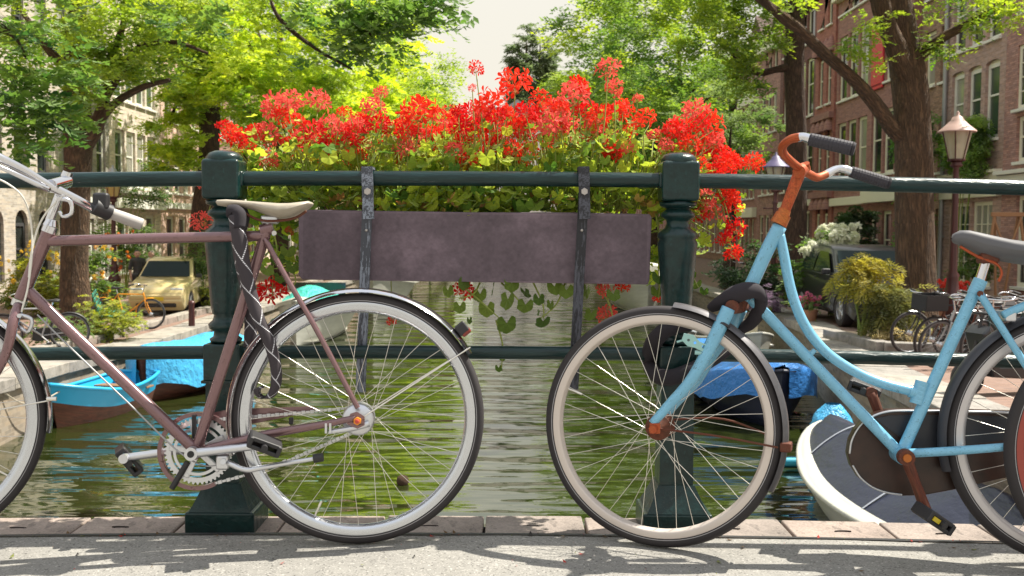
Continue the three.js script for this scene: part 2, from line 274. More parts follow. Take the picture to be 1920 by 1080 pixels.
{ // granite edging under the railing, each stone with its crescent lifting slot
  const t = thing('bridge_kerb', 'row of pale kerb stones with crescent slots along the bridge edge', 'kerb');
  const geo = boxUV(rbx(0.308, 0.3, 0.275, 0.006)), slot = new THREE.TorusGeometry(0.034, 0.006, 5, 12, 1.5).rotateZ(0.83).scale(1, 0.45, 0.5).rotateX(-Math.PI / 2);
  obj('edge_shade_strip', [sheet(60, 1, (u, v) => { const x = lerp(-7, 7, u); return [x, deckY(x) + 0.003, lerp(-2.938 + 0.014 * (f32(u * 3, 0.2) - 0.3), -2.952, v)]; })], M.dark, t);  // painted shade: dark strip drawn as the shadow line where asphalt meets kerb
  const mats = [M.kerb, M.kerb.clone(), M.kerb.clone()]; mats[1].color.setRGB(0.32, 0.275, 0.25); mats[2].color.setRGB(0.38, 0.31, 0.275);
  rnd = rngOf(5);
  for (let k = -24; k < 26; k++) {
    const x = -0.082 + 0.317 * k + 0.1585, m = obj('kerb_stone', geo, mats[Math.floor(rnd() * 3)], t);
    m.position.set(x, deckY(x) - 0.176 + rr(-0.002, 0.002), -3.0945); m.rotation.set(rr(-0.006, 0.006), rr(-0.004, 0.004), rr(-0.005, 0.005) + (x > 0 ? -1 : 1) * Math.abs(x) * 0.008);
    if (Math.abs(k) < 9) { const s = obj('lifting_slot', slot, M.hole, t); s.position.set(x + rr(-0.03, 0.03), deckY(x) - 0.0255, -3.1 + rr(-0.006, 0.01)); }
  }
}
// iron railing of the bridge: two rails through turned posts
const RZ = -3.13;
{
  const t = thing('bridge_railing', 'dark green iron bridge railing with two rails and turned posts', 'railing');
  const line = (y) => { const o = []; for (let i = 0; i <= 40; i++) { const x = lerp(-7, 7, i / 40); o.push(V(x, deckY(x) + y, RZ)); } return o; };
  obj('top_rail', [limb(line(1.055), [0.0235, 0.0235], 80, 14)], M.green, t);
  obj('lower_rail', [limb(line(0.518), [0.021, 0.021], 80, 14)], M.green, t);
  const sq = (w0, w1, y0, y1, b = 0.006) => { const g = new THREE.CylinderGeometry(w1 / Math.SQRT2, w0 / Math.SQRT2, y1 - y0, 4, 1).rotateY(Math.PI / 4).translate(0, (y0 + y1) / 2, 0); return toCreasedNormals(g, 0.4); };
  const post = join([
    rbx(0.212, 0.07, 0.19, 0.008, 0, 0.035, 0), sq(0.186, 0.172, 0.07, 0.085), sq(0.17, 0.112, 0.085, 0.15), sq(0.104, 0.1, 0.15, 0.46), sq(0.122, 0.122, 0.46, 0.468), rbx(0.113, 0.115, 0.113, 0.007, 0, 0.522, 0),
    lathe([[0, 0.575], [0.045, 0.58], [0.05, 0.592], [0.038, 0.6], [0.036, 0.615], [0.05, 0.625], [0.053, 0.638], [0.04, 0.65], [0.034, 0.665], [0.041, 0.672], [0.042, 0.684], [0.046, 0.7], [0.058, 0.86], [0.062, 0.893], [0.056, 0.905], [0.062, 0.912], [0.06, 0.925], [0.04, 0.94], [0.034, 0.955], [0.036, 0.965], [0.052, 0.975], [0.052, 0.985], [0.036, 0.998], [0.036, 1.0], [0.056, 1.008], [0.058, 1.02], [0, 1.022]], 28),
    rbx(0.114, 0.122, 0.114, 0.012, 0, 1.083, 0), lathe([[0.054, 1.14], [0.056, 1.15], [0.05, 1.158], [0.045, 1.164], [0.03, 1.17], [0, 1.172]], 20),
    rbx(0.128, 0.05, 0.06, 0.01, 0, 1.085, 0),
  ]);
  for (const px of [424, 1267, -424, 2114]) { const x = at(px, 650, 3.13).x; const m = obj('post', boxUV(post, 3), M.green, t); m.position.set(x, deckY(x) - 0.031, RZ); }
}

// ---------------------------------------------------------------- houses along both quays
const brick = (r, g, b, w = brickA) => mat(r, g, b, 0.9, 0, { map: rep(w, 1 / 2.2, 1 / 2.05) });
const BR = { beige: brick(0.8, 0.71, 0.63), greige: brick(0.64, 0.59, 0.54), pink: brick(0.84, 0.6, 0.52), red: brick(0.44, 0.235, 0.215), dark: brick(0.27, 0.13, 0.12, brickB), purple: brick(0.56, 0.4, 0.365), orange: brick(0.6, 0.22, 0.1), brown: brick(0.42, 0.27, 0.2, brickB), grey: brick(0.42, 0.4, 0.37), plum: brick(0.56, 0.33, 0.3, brickB) };
const frameCache = {};
function windowSet(w, h, kind) { // frame with sashes, panes and sill; origin at the sill's middle
  const key = [w, h, kind].join();
  if (frameCache[key]) return frameCache[key];
  const f = Math.min(0.13, w * 0.13), hw = w / 2, holes = [];
  const cols = kind === 'grid' ? 3 : kind === 'pair' ? 2 : 1, rows = kind === 'grid' ? 4 : 2, split = kind === 'grid' ? null : h * (kind === 'arch' ? 0.58 : 0.55);
  for (let c = 0; c < cols; c++) for (let r = 0; r < rows; r++) {
    const x0 = -hw + f + c * (w - 2 * f + 0.03) / cols, x1 = x0 + (w - 2 * f + 0.03) / cols - 0.03;
    const y0 = split ? (r ? split + 0.03 : f) : f + r * (h - 2 * f + 0.03) / rows, y1 = split ? (r ? h - f : split - 0.03) : y0 + (h - 2 * f + 0.03) / rows - 0.03;
    holes.push(rect(x0, y0, x1, y1).reverse());
  }
  const frame = join([ext(rect(-hw, 0, hw, h), 0.07, holes)]);
  return frameCache[key] = { frame, pane: bx(w - 0.06, h - 0.06, 0.01, 0, h / 2, 0.028), sill: rbx(w + 0.12, 0.09, 0.22, 0.01, 0, -0.04, 0.16), arch: null };
}
function house(side, X, d0, d1, o) {
  const W = d1 - d0, base = side < 0 ? hL((d0 + d1) / 2) : hR((d0 + d1) / 2), H = o.H || 13;
  const t = thing(o.name || 'canal_house', o.label, 'house', V(side * X, base, side < 0 ? -d0 : -d1), side < 0 ? Math.PI / 2 : -Math.PI / 2, o.group);
  const holes = [], wins = [];
  for (const row of o.rows) {
    const n = row.n, ww = row.w, pitch = (W - (row.m ?? 0.5) * 2) / n;
    for (let i = 0; i < n; i++) {
      const x = (row.m ?? 0.5) + pitch * (i + 0.5); wins.push([x, row.y, ww, row.h, row.kind || 'sash', row]);
      const hh = rect(x - ww / 2, row.y, x + ww / 2, row.y + row.h);
      if (row.arch) { hh.splice(2, 2); for (const p of arc(x, row.y + row.h, ww / 2, 0, Math.PI, 8)) hh.push([p[0], row.y + row.h + (p[1] - row.y - row.h) * row.arch]); }
      holes.push(hh.reverse());
    }
  }
  obj('wall', [boxUV(new THREE.ExtrudeGeometry(poly(rect(0, 0, W - 0.01, H), holes), { depth: 0.3, bevelEnabled: false }).translate(0, 0, -0.3))], o.wall, t);
  obj('house_body', [boxUV(bx(W - 0.02, H - 0.1, 8, W / 2, (H - 0.1) / 2, -4.32))], o.wall, t);
  for (const [x, y, w, h, kind, row] of wins) {
    if (row.door) {
      const dm = obj('door', [ext(rect(-w / 2 + 0.02, 0, w / 2 - 0.02, h - 0.02), 0.06, [rect(-w / 2 + 0.2, h * 0.5, w / 2 - 0.2, h - 0.2).reverse()], 0)], row.door, t); dm.position.set(x, y + 0.01, -0.2);
      obj('pane', [bx(w - 0.3, h * 0.48, 0.02, 0, h * 0.72, 0.02)], M.glass, dm); continue;
    }
    const s = windowSet(w, h, kind), m = obj('window', s.frame, row.frame || M.white, t); m.position.set(x, y, row.out ?? -0.17);
    const pm = row.pane || (((x * 7 + y * 3 + d0) | 0) % 4 === 0 ? M.curtain : row.tint || M.glass);
    obj('pane', s.pane, pm, m); if (row.sill !== false) obj('sill', s.sill, row.sillMat || M.white, m);
    if (row.arch) obj('arch_panel', [(() => { const pts = [[-w / 2, 0], [w / 2, 0]]; for (const p of arc(0, 0, w / 2 - 0.001, 0, Math.PI, 8)) pts.push([p[0], p[1] * row.arch]); return ext(pts, 0.05).translate(0, h + 0.002, 0); })()], row.archMat || M.glass, m);
  }
  for (const b of o.bands || []) obj('string_course', [rbx(W - 0.03, b[1], b[2] || 0.14, 0.015, W / 2, b[0], (b[2] || 0.14) / 2 - 0.02)], b[3] || M.white, t);
  obj('cornice', [rbx(W - 0.02, 0.5, 0.55, 0.04, W / 2, H - 0.1, 0.08), rbx(W - 0.02, 0.16, 0.75, 0.03, W / 2, H + 0.2, 0.12)], o.cornice || M.cream, t);
  obj('roof', [ext([[-0.1, 0], [W / 2, 2.4], [W + 0.1, 0]].map(p => [p[0], p[1]]), 8, []).translate(0, H - 0.12, -8.35)], M.roof, t);
  return t;
}
const st = (n, w, h, y0, pitch, levels, extra = {}) => Array.from({ length: levels }, (_, k) => ({ n, w, h, y: y0 + pitch * k, ...extra }));
// left quay (sunlit): near to far
house(-1, 16, 21, 27, { label: 'orange brick house at the far left edge with white window frames', wall: BR.orange, rows: st(3, 1.1, 1.9, 0.9, 3.3, 4, { kind: 'grid' }), bands: [[3.0, 0.25]] });
house(-1, 16, 27, 37.6, { label: 'old grey-beige brick warehouse with tall dark arched openings', category: 'house', wall: BR.greige, H: 13.5, name: 'warehouse', rows: [{ n: 6, w: 0.85, h: 1.9, y: 0.5, arch: 1, frame: M.slate, sill: false }, { n: 6, w: 0.85, h: 2.2, y: 4.1, arch: 1, frame: M.slate, sill: false }, { n: 6, w: 0.85, h: 2.0, y: 8.0, arch: 1, frame: M.slate, sill: false }], bands: [[3.7, 0.2, 0.1, M.coping]], cornice: M.coping });
house(-1, 16, 37.6, 40.4, { label: 'narrow grey plastered house between the arched warehouse and the pale house', wall: BR.grey, rows: [{ n: 2, w: 0.9, h: 2.3, y: 0.3, m: 0.2 }, { n: 2, w: 0.85, h: 2.1, y: 4.0, m: 0.2, arch: 0.4 }, { n: 2, w: 0.85, h: 2.4, y: 7.4, m: 0.2 }], bands: [[3.3, 0.2]] });
house(-1, 16, 40.4, 46.2, { label: 'pale beige brick house with tall green-tinted sash windows', wall: BR.beige, H: 14, rows: [{ n: 3, w: 1.1, h: 2.4, y: 0.4, tint: M.glassGreen }, ...st(4, 1.0, 2.3, 3.95, 3.5, 3, { tint: M.glassGreen })], bands: [[3.25, 0.4, 0.3], [3.72, 0.12, 0.4]] });
house(-1, 16, 46.2, 52.4, { label: 'pinkish brick house with narrow white sash windows', wall: BR.pink, H: 12.5, rows: [{ n: 3, w: 1.1, h: 2.3, y: 0.5 }, ...st(4, 0.95, 2.2, 3.9, 3.3, 3)], bands: [[3.3, 0.3]] });
house(-1, 16, 52.4, 57, { label: 'dark red brick house beside the pinkish house', wall: BR.red, H: 13, rows: st(3, 1.0, 2.1, 0.6, 3.3, 4), bands: [[3.2, 0.25]] });
house(-1, 16, 57, 64, { label: 'brown brick house behind the second trunk of the sunny row', wall: BR.brown, H: 12, rows: st(4, 1.0, 2.1, 0.6, 3.3, 3), bands: [[3.2, 0.25]] });
house(-1, 16, 64, 92, { label: 'long pale row house hidden behind the sunny trees', wall: BR.beige, H: 13, rows: st(14, 1.0, 2.1, 0.6, 3.3, 4) });
house(-1, 16, 92, 135, { label: 'farthest red row house behind the sunny trees', wall: BR.red, H: 13, rows: st(18, 1.0, 2.1, 0.6, 3.3, 4) });
// right quay (shaded): near to far
house(1, 15, 22, 31.2, { label: 'brown-red brick house at the right edge with a large white grid window', wall: BR.plum, H: 13, rows: [{ n: 4, w: 1.2, h: 2.7, y: 0.5, kind: 'pair', frame: M.cream }, { n: 4, w: 1.5, h: 1.35, y: 4.2, kind: 'pair', frame: M.cream }, { n: 4, w: 1.6, h: 1.9, y: 5.75, kind: 'grid', frame: M.cream, out: -0.12 }, { n: 4, w: 1.5, h: 2.0, y: 8.6, kind: 'grid', frame: M.cream }], bands: [[3.55, 0.55, 0.22, M.white], [3.9, 0.12, 0.34, M.white]] });
const ivyHouse = house(1, 15, 31.2, 35.4, { label: 'purple-brown brick house with arched sash windows and ivy above its cream shopfront', wall: BR.purple, H: 13, rows: [{ n: 2, w: 1.45, h: 2.7, y: 0.45, kind: 'grid', frame: M.cream, tint: M.glassGreen }, { n: 3, w: 0.95, h: 2.35, y: 5.1, arch: 0.22, archMat: M.cream, tint: M.glassGreen, kind: 'arch', m: 0.25 }, { n: 3, w: 0.95, h: 2.2, y: 8.2, m: 0.25 }, { n: 3, w: 0.9, h: 1.6, y: 11, m: 0.25 }], bands: [[3.65, 0.75, 0.2, M.cream], [4.06, 0.1, 0.3, M.cream]] });
obj('downpipe', [bar(V(0.07, 0, 0.1), V(0.07, 12.6, 0.1), 0.075, 0.075, 10), ...[2, 5, 8, 11].map(y => bx(0.22, 0.06, 0.06, 0.07, y, 0.05))], M.zinc, ivyHouse);
house(1, 15.3, 35.4, 38.5, { label: 'grey-brown brick house half hidden behind the forked trunk', wall: BR.brown, H: 12.5, rows: [{ n: 2, w: 0.95, h: 2.6, y: 0.4, m: 0.2, frame: M.cream }, ...st(2, 0.9, 2.0, 4.3, 3.2, 3, { m: 0.2, frame: M.cream })] });
const redHouse = house(1, 15, 38.5, 43, { label: 'red brick house with a bright red shutter and cream ledges', wall: BR.red, H: 13.5, rows: [{ n: 3, w: 1.0, h: 2.6, y: 0.4, m: 0.2, frame: M.cream }, { n: 3, w: 1.2, h: 2.6, y: 4.5, m: 0.15, frame: M.cream }, { n: 3, w: 1.2, h: 2.5, y: 8.2, m: 0.2, frame: M.cream }, { n: 3, w: 0.9, h: 1.8, y: 11.1, m: 0.2, frame: M.cream }], bands: [[3.6, 0.5, 0.35, M.cream]], cornice: M.cream });
obj('shutter', [rbx(1.3, 2.6, 0.08, 0.02, 0.95, 9.3, 0.06)], mat(0.6, 0.03, 0.05, 0.5), redHouse);
house(1, 15, 43, 47.5, { label: 'red brick house of paired cream windows beside the red shutter', wall: BR.red, H: 13, rows: [{ n: 3, w: 0.85, h: 2.4, y: 0.6, m: 0.2, frame: M.cream }, ...st(3, 1.15, 2.9, 4.2, 3.9, 3, { m: 0.2, frame: M.cream })], bands: [[3.5, 0.35, 0.25, M.cream]] });
const orn = house(1, 14.9, 47.5, 50.5, { label: 'narrow ornate red house with pointed relief arches', wall: brick(0.46, 0.19, 0.16), H: 14, rows: st(2, 0.7, 2.2, 0.8, 3.7, 4, { m: 0.25, arch: 1.1, frame: M.cream }), bands: [[3.9, 0.3, 0.25, BR.red], [7.6, 0.3, 0.25, BR.red]] });
for (let k = 0; k < 3; k++) for (let i = 0; i < 4; i++) obj('relief_arch', [lathe([[0.28, 0], [0.25, 0.3], [0.1, 0.6], [0, 0.75]], 8).translate(0.4 + i * 0.72, 3.2 + k * 3.7, 0.05)], BR.red, orn);
house(1, 15, 50.5, 57.5, { label: 'very dark brown brick house with tall cream windows behind the slim dark trunk', wall: BR.dark, H: 14, rows: [{ n: 3, w: 1.3, h: 2.6, y: 0.6, frame: M.cream, kind: 'pair' }, ...st(4, 1.25, 2.9, 4.3, 3.7, 3, { frame: M.cream })], bands: [[3.6, 0.3, 0.25, M.cream]] });
house(1, 15, 57.5, 62.5, { label: 'dark red house just beyond the very dark one', wall: BR.plum, H: 13, rows: st(3, 1.0, 2.4, 0.7, 3.6, 4, { frame: M.cream }) });
house(1, 15, 62.5, 68, { label: 'red and cream banded house with balustrades beside the dark crowns', wall: BR.red, H: 13.5, rows: st(4, 0.8, 2.2, 0.7, 3.5, 4, { frame: M.cream }), bands: [[3.3, 0.6, 0.3, M.cream], [6.9, 0.6, 0.3, M.cream], [10.4, 0.6, 0.3, M.cream]] });
house(1, 15, 68, 95, { label: 'long brown row house hidden behind the shaded trees', wall: BR.brown, H: 13, rows: st(13, 1.0, 2.1, 0.6, 3.3, 4) });
house(1, 15, 95, 135, { label: 'farthest plum-coloured row house behind the shaded trees', wall: BR.plum, H: 13, rows: st(17, 1.0, 2.1, 0.6, 3.3, 4) });
{ // pale house that closes the canal, with a little dormer on its roof, and the cross quay before it
  const t = thing('gable_house', 'far pale house with a small grey dormer closing the canal', 'house', V(3.2, -1.3, -150));
  const wins = []; for (let k = 0; k < 4; k++) for (let i = 0; i < 6; i++) wins.push([-7.5 + i * 3, 1 + 3.7 * k]);
  obj('wall', [ext(rect(-9, 0, 9, 16.5), 0.4, wins.map(([x, y]) => rect(x - 0.6, y, x + 0.6, y + 2.2).reverse()))], M.white, t);
  for (const [x, y] of wins) { const s = windowSet(1.2, 2.2, 'sash'), m = obj('window', s.frame, M.white, t); m.position.set(x, y, 0.2); obj('pane', s.pane, M.glass, m); }
  obj('house_body', [bx(18, 16.3, 9, 0, 8.15, -4.7)], M.white, t);
  obj('roof', [ext([[-9.5, 0], [-7, 3.6], [7, 3.6], [9.5, 0]], 9).translate(0, 16.5, -9)], M.coping, t);
  const dm = obj('dormer', [bx(2.4, 2.2, 2, -2.6, 19, 0), ext([[-1.5, 0], [0, 1], [1.5, 0]], 2.2).translate(-2.6, 20.1, -1.1)], M.zinc, t); obj('pane', [bx(1, 1.2, 0.05, -2.6, 19, 1.03)], M.glass, dm);
  for (const [x, l, w] of [[-22, 'far brick house to the sunny side of the pale end house', BR.brown], [26, 'far brick house to the shaded side of the pale end house', BR.red]]) {
    const q = thing('canal_house', l, 'house', V(x, -1.3, -151)), rows = [];
    for (let k = 0; k < 4; k++) for (let i = 0; i < 6; i++) rows.push([-10 + i * 4, 1 + 3.5 * k]);
    obj('wall', [boxUV(ext(rect(-13, 0, 13, 15), 0.4, rows.map(([a, y]) => rect(a - 0.6, y, a + 0.6, y + 2.2).reverse())))], w, q);
    for (const [a, y] of rows) { const s = windowSet(1.2, 2.2, 'sash'), m = obj('window', s.frame, M.white, q); m.position.set(a, y, 0.2); obj('pane', s.pane, M.glass, m); }
    obj('roof', [ext([[-13.2, 0], [-11, 3], [11, 3], [13.2, 0]], 9).translate(0, 15, -9)], M.roof, q); obj('house_body', [boxUV(bx(26, 14.8, 9, 0, 7.4, -4.7))], w, q);
  }
  struct('cross_quay', [boxUV(bx(60, 2, 8, 0, -2.3, -149))], M.quay);
}

// ---------------------------------------------------------------- trees and plants
function leafGeo(x, y, z, dir, side, len, wid, fold) { // a folded pointed leaf of four faces
  const d = dir.clone().normalize(), s = side.clone().addScaledVector(d, -side.dot(d)).normalize(), n = d.clone().cross(s), P = (a, b, c) => [x + d.x * a * len + s.x * b * wid + n.x * c * len, y + d.y * a * len + s.y * b * wid + n.y * c * len, z + d.z * a * len + s.z * b * wid + n.z * c * len];
  const o = P(0, 0, 0), l = P(0.42, -0.5, fold), r = P(0.42, 0.5, fold), m = P(0.5, 0, 0.02), t = P(1, 0, -0.12);
  return [o, m, l, l, m, t, o, r, m, r, t, m].flat();
}
function sprig(n, seed, spread = 1, aspect = 0.62) { // leaves on both sides of a short drooping twig, one unit long
  const q = rngOf(seed), pos = [];
  for (let i = 0; i < n; i++) {
    const t = i / (n - 1), s = i % 2 ? 1 : -1, y = -0.25 * t * t;
    const dir = V(s * (0.9 - 0.5 * t) * spread + (q() - 0.5) * 0.5, -0.15 + (q() - 0.5) * 0.7, 0.45 + t * 0.8 + (q() - 0.5) * 0.5);
    pos.push(...leafGeo(s * 0.02, y, t * 0.9, dir, V(-dir.z, (q() - 0.5) * 0.9, dir.x), 0.42 * (0.75 + 0.5 * q()), 0.42 * aspect, 0.1 * (q() - 0.3)));
  }
  const g = new THREE.BufferGeometry(); g.setAttribute('position', new THREE.Float32BufferAttribute(pos, 3)); g.computeVertexNormals(); return g;
}
const SPRIG = [sprig(7, 3), sprig(9, 8), sprig(6, 15)], FERN = sprig(12, 21, 1.1, 0.3), ROUND = sprig(5, 31, 1.3, 0.95);
const _m = new THREE.Matrix4(), _q = new THREE.Quaternion(), _c = new THREE.Color();
// blobs: [centre, rx, ry, rz, how many sprigs]; each is filled with small clumps so that gaps stay between them
function foliage(name, parent, blobs, geo, size, c1, c2, o = {}) {
  const list = [];
  for (const [c, rx, ry, rz, n] of blobs) {
    const per = o.per || 55, k = Math.max(1, Math.round(n / per)), cr = o.clump || Math.max(0.22, 0.9 * Math.cbrt(rx * ry * rz) / Math.cbrt(k) * 0.8);
    for (let i = 0; i < k; i++) {
      let x, y, z, l; do { x = rr(-1, 1); y = rr(-1, 1); z = rr(-1, 1); l = Math.hypot(x, y, z); } while (l > 1 || (k > 5 && l < 0.35 && rnd() < 0.7));
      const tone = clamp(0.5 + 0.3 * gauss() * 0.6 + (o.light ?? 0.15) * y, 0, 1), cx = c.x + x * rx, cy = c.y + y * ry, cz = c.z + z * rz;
      for (let j = 0; j < per; j++) list.push([cx + gauss() * cr * 0.62, cy + gauss() * cr * 0.4, cz + gauss() * cr * 0.62, x, z, clamp(tone + rr(-0.28, 0.28), 0, 1)]);
    }
  }
  const im = new THREE.InstancedMesh(geo, o.mat || leafM, list.length), e = new THREE.Euler();
  im.name = name; im.castShadow = im.receiveShadow = true;
  list.forEach(([x, y, z, ox, oz, tone], i) => {
    e.set(rr(-0.5, 0.6) + (o.droop || 0), Math.atan2(ox, oz) + rr(-1.6, 1.6), rr(-0.6, 0.6), 'YXZ'); _q.setFromEuler(e);
    const s = size * rr(0.7, 1.25); _m.compose(V(x, y, z), _q, V(s, s, s)); im.setMatrixAt(i, _m);
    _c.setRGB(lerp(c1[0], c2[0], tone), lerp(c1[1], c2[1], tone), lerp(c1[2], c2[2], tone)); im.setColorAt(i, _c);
  });
  im.userData.kind = 'stuff'; parent.add(im); return im;
}
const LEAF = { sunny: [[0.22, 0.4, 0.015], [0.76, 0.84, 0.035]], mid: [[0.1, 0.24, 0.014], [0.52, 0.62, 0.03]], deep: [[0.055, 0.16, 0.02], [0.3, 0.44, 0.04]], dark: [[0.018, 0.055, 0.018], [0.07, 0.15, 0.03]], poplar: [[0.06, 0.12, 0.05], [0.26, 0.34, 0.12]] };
function tree(o) { // o: name label X d r bark limbs(world paths with radii) blobs
  const y0 = o.y0 ?? (o.X < 0 ? hL(o.d) : hR(o.d)) - 0.05, base = V(o.X, y0, -o.d), t = thing('elm_tree', o.label, 'tree', base, 0, o.group), loc = (p) => p.clone().sub(base);
  const top = o.trunk || [V(o.X, y0, -o.d), V(o.X + 0.05, y0 + 2.5, -o.d), V(o.X - 0.05, y0 + 5, -o.d), V(o.X + 0.15, y0 + 8, -o.d), V(o.X, y0 + 11, -o.d)];
  obj('trunk', [limb(top.map(loc), o.radii || [o.r * 1.35, o.r, o.r * 0.85, o.r * 0.6, o.r * 0.25], 28, 14, 0.1, 1.1)], o.bark || M.bark, t);
  for (const [pts, radii] of o.limbs || []) obj('limb', [limb(pts.map(loc), radii, 20, 9, 0.12, 0.9)], o.bark || M.bark, t);
  foliage('crown', t, o.blobs.map(([c, ...r]) => [loc(c), ...r]), SPRIG[o.d % 3 | 0], o.leaf || 0.32, ...(o.col || LEAF.mid), o.opt);
  return t;
}
const rowLimbs = (X, d, y, s) => { const o = []; for (let k = 0; k < 7; k++) { const a = k * 2.4 + d, r = 2.6 + (k % 3) * 0.7, h = y + 3.6 + k * 0.75; o.push([[V(X, h, -d), V(X + Math.cos(a) * r * 0.5, h + 1.1, -d + Math.sin(a) * r * 0.5), V(X + Math.cos(a) * r, h + 2.6, -d + Math.sin(a) * r)], [0.12, 0.08, 0.03]]); } return o; };
rnd = rngOf(101);
{ // sunny row on the left
  const A = (x, y, d) => at(x, y, d);
  tree({ label: 'stout elm by the green bench, lamp and yellow bicycle, with a long bare side limb', X: -9.9, d: 23, r: 0.31, bark: M.bark, trunk: [V(-9.92, -1.45, -23), A(140, 500, 23), A(146, 350, 23), A(148, 250, 23), A(140, 100, 23), A(150, -60, 23), A(150, -200, 23)], radii: [0.4, 0.3, 0.29, 0.33, 0.22, 0.18, 0.1],
    limbs: [[[A(150, 285, 23), A(178, 245, 22.8), A(196, 190, 22.6), A(205, 120, 22.6), A(232, 40, 22.5), A(240, -60, 22.5)], [0.2, 0.17, 0.12, 0.1, 0.07, 0.04]], [[A(176, 240, 22.8), A(215, 195, 22.4), A(265, 165, 22), A(318, 150, 21.6)], [0.12, 0.085, 0.07, 0.045]], [[A(196, 185, 22.6), A(225, 140, 22.4), A(262, 88, 22.2), A(330, 80, 22), A(390, 100, 22)], [0.1, 0.08, 0.07, 0.05, 0.03]], [[A(140, 150, 23), A(90, 90, 23), A(40, 20, 23.5)], [0.13, 0.1, 0.05]]],
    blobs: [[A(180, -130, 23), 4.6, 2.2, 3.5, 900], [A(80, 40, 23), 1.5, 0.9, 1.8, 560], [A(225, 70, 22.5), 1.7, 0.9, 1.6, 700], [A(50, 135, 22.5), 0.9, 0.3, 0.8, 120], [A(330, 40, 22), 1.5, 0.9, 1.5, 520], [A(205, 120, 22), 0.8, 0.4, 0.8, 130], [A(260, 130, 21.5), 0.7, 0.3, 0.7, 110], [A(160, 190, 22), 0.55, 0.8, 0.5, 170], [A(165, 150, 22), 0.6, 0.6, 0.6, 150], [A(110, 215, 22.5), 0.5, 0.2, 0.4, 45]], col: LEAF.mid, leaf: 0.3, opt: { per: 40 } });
  tree({ label: 'sunlit yellow-green elm whose trunk stands just left of the first railing post', X: -9.4, d: 31, r: 0.3, bark: M.barkDark, trunk: [V(-9.6, -1.45, -31), A(378, 430, 31), A(392, 300, 31), A(392, 160, 31), A(386, 60, 31), A(390, -80, 31)], radii: [0.42, 0.34, 0.31, 0.33, 0.18, 0.1],
    limbs: [[[A(395, 190, 31), A(420, 160, 30.8), A(450, 150, 30.5), A(458, 125, 30.4)], [0.16, 0.13, 0.1, 0.05]], [[A(390, 150, 31), A(360, 105, 31), A(318, 90, 31)], [0.13, 0.09, 0.05]], [[A(372, 180, 30.8), A(335, 190, 30.6), A(318, 235, 30.4)], [0.08, 0.06, 0.03]], [[A(388, 100, 31), A(330, 55, 31), A(280, 30, 31)], [0.11, 0.07, 0.04]]],
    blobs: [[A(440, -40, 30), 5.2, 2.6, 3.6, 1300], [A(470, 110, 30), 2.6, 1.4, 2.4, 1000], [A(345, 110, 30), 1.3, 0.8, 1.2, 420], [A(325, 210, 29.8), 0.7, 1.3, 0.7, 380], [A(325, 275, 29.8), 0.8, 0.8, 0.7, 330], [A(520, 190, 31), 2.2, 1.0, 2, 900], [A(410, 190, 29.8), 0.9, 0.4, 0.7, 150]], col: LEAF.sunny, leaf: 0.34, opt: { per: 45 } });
  const row = [['third elm of the sunny row, glowing yellow-green above the flowers', -9.2, 40, 5.6], ['fourth elm of the sunny row, mid green', -9.2, 50, 5.8], ['fifth elm of the sunny row', -9.1, 62, 5.6], ['sixth elm of the sunny row', -9, 76, 5.2], ['seventh elm of the sunny row', -9, 92, 4.8], ['last elm of the sunny row beside the sky gap', -9, 112, 4.6]];
  row.forEach(([label, X, d, r], k) => { const y = hL(d); tree({ label, X, d, r: 0.3, bark: M.barkDark, limbs: rowLimbs(X, d, y, 1), leaf: 0.34 + d * 0.0035, col: k === 0 || k === 3 ? LEAF.sunny : LEAF.mid, blobs: [[V(X + 0.6, y + 9.6, -d), r, 5.2, 5, k < 2 ? 3000 : 2400], [V(X + 2.4, y + 5.6, -d + 1), 3, 1.8, 3, 900]], opt: { light: 0.3, per: 50 } }); });
}
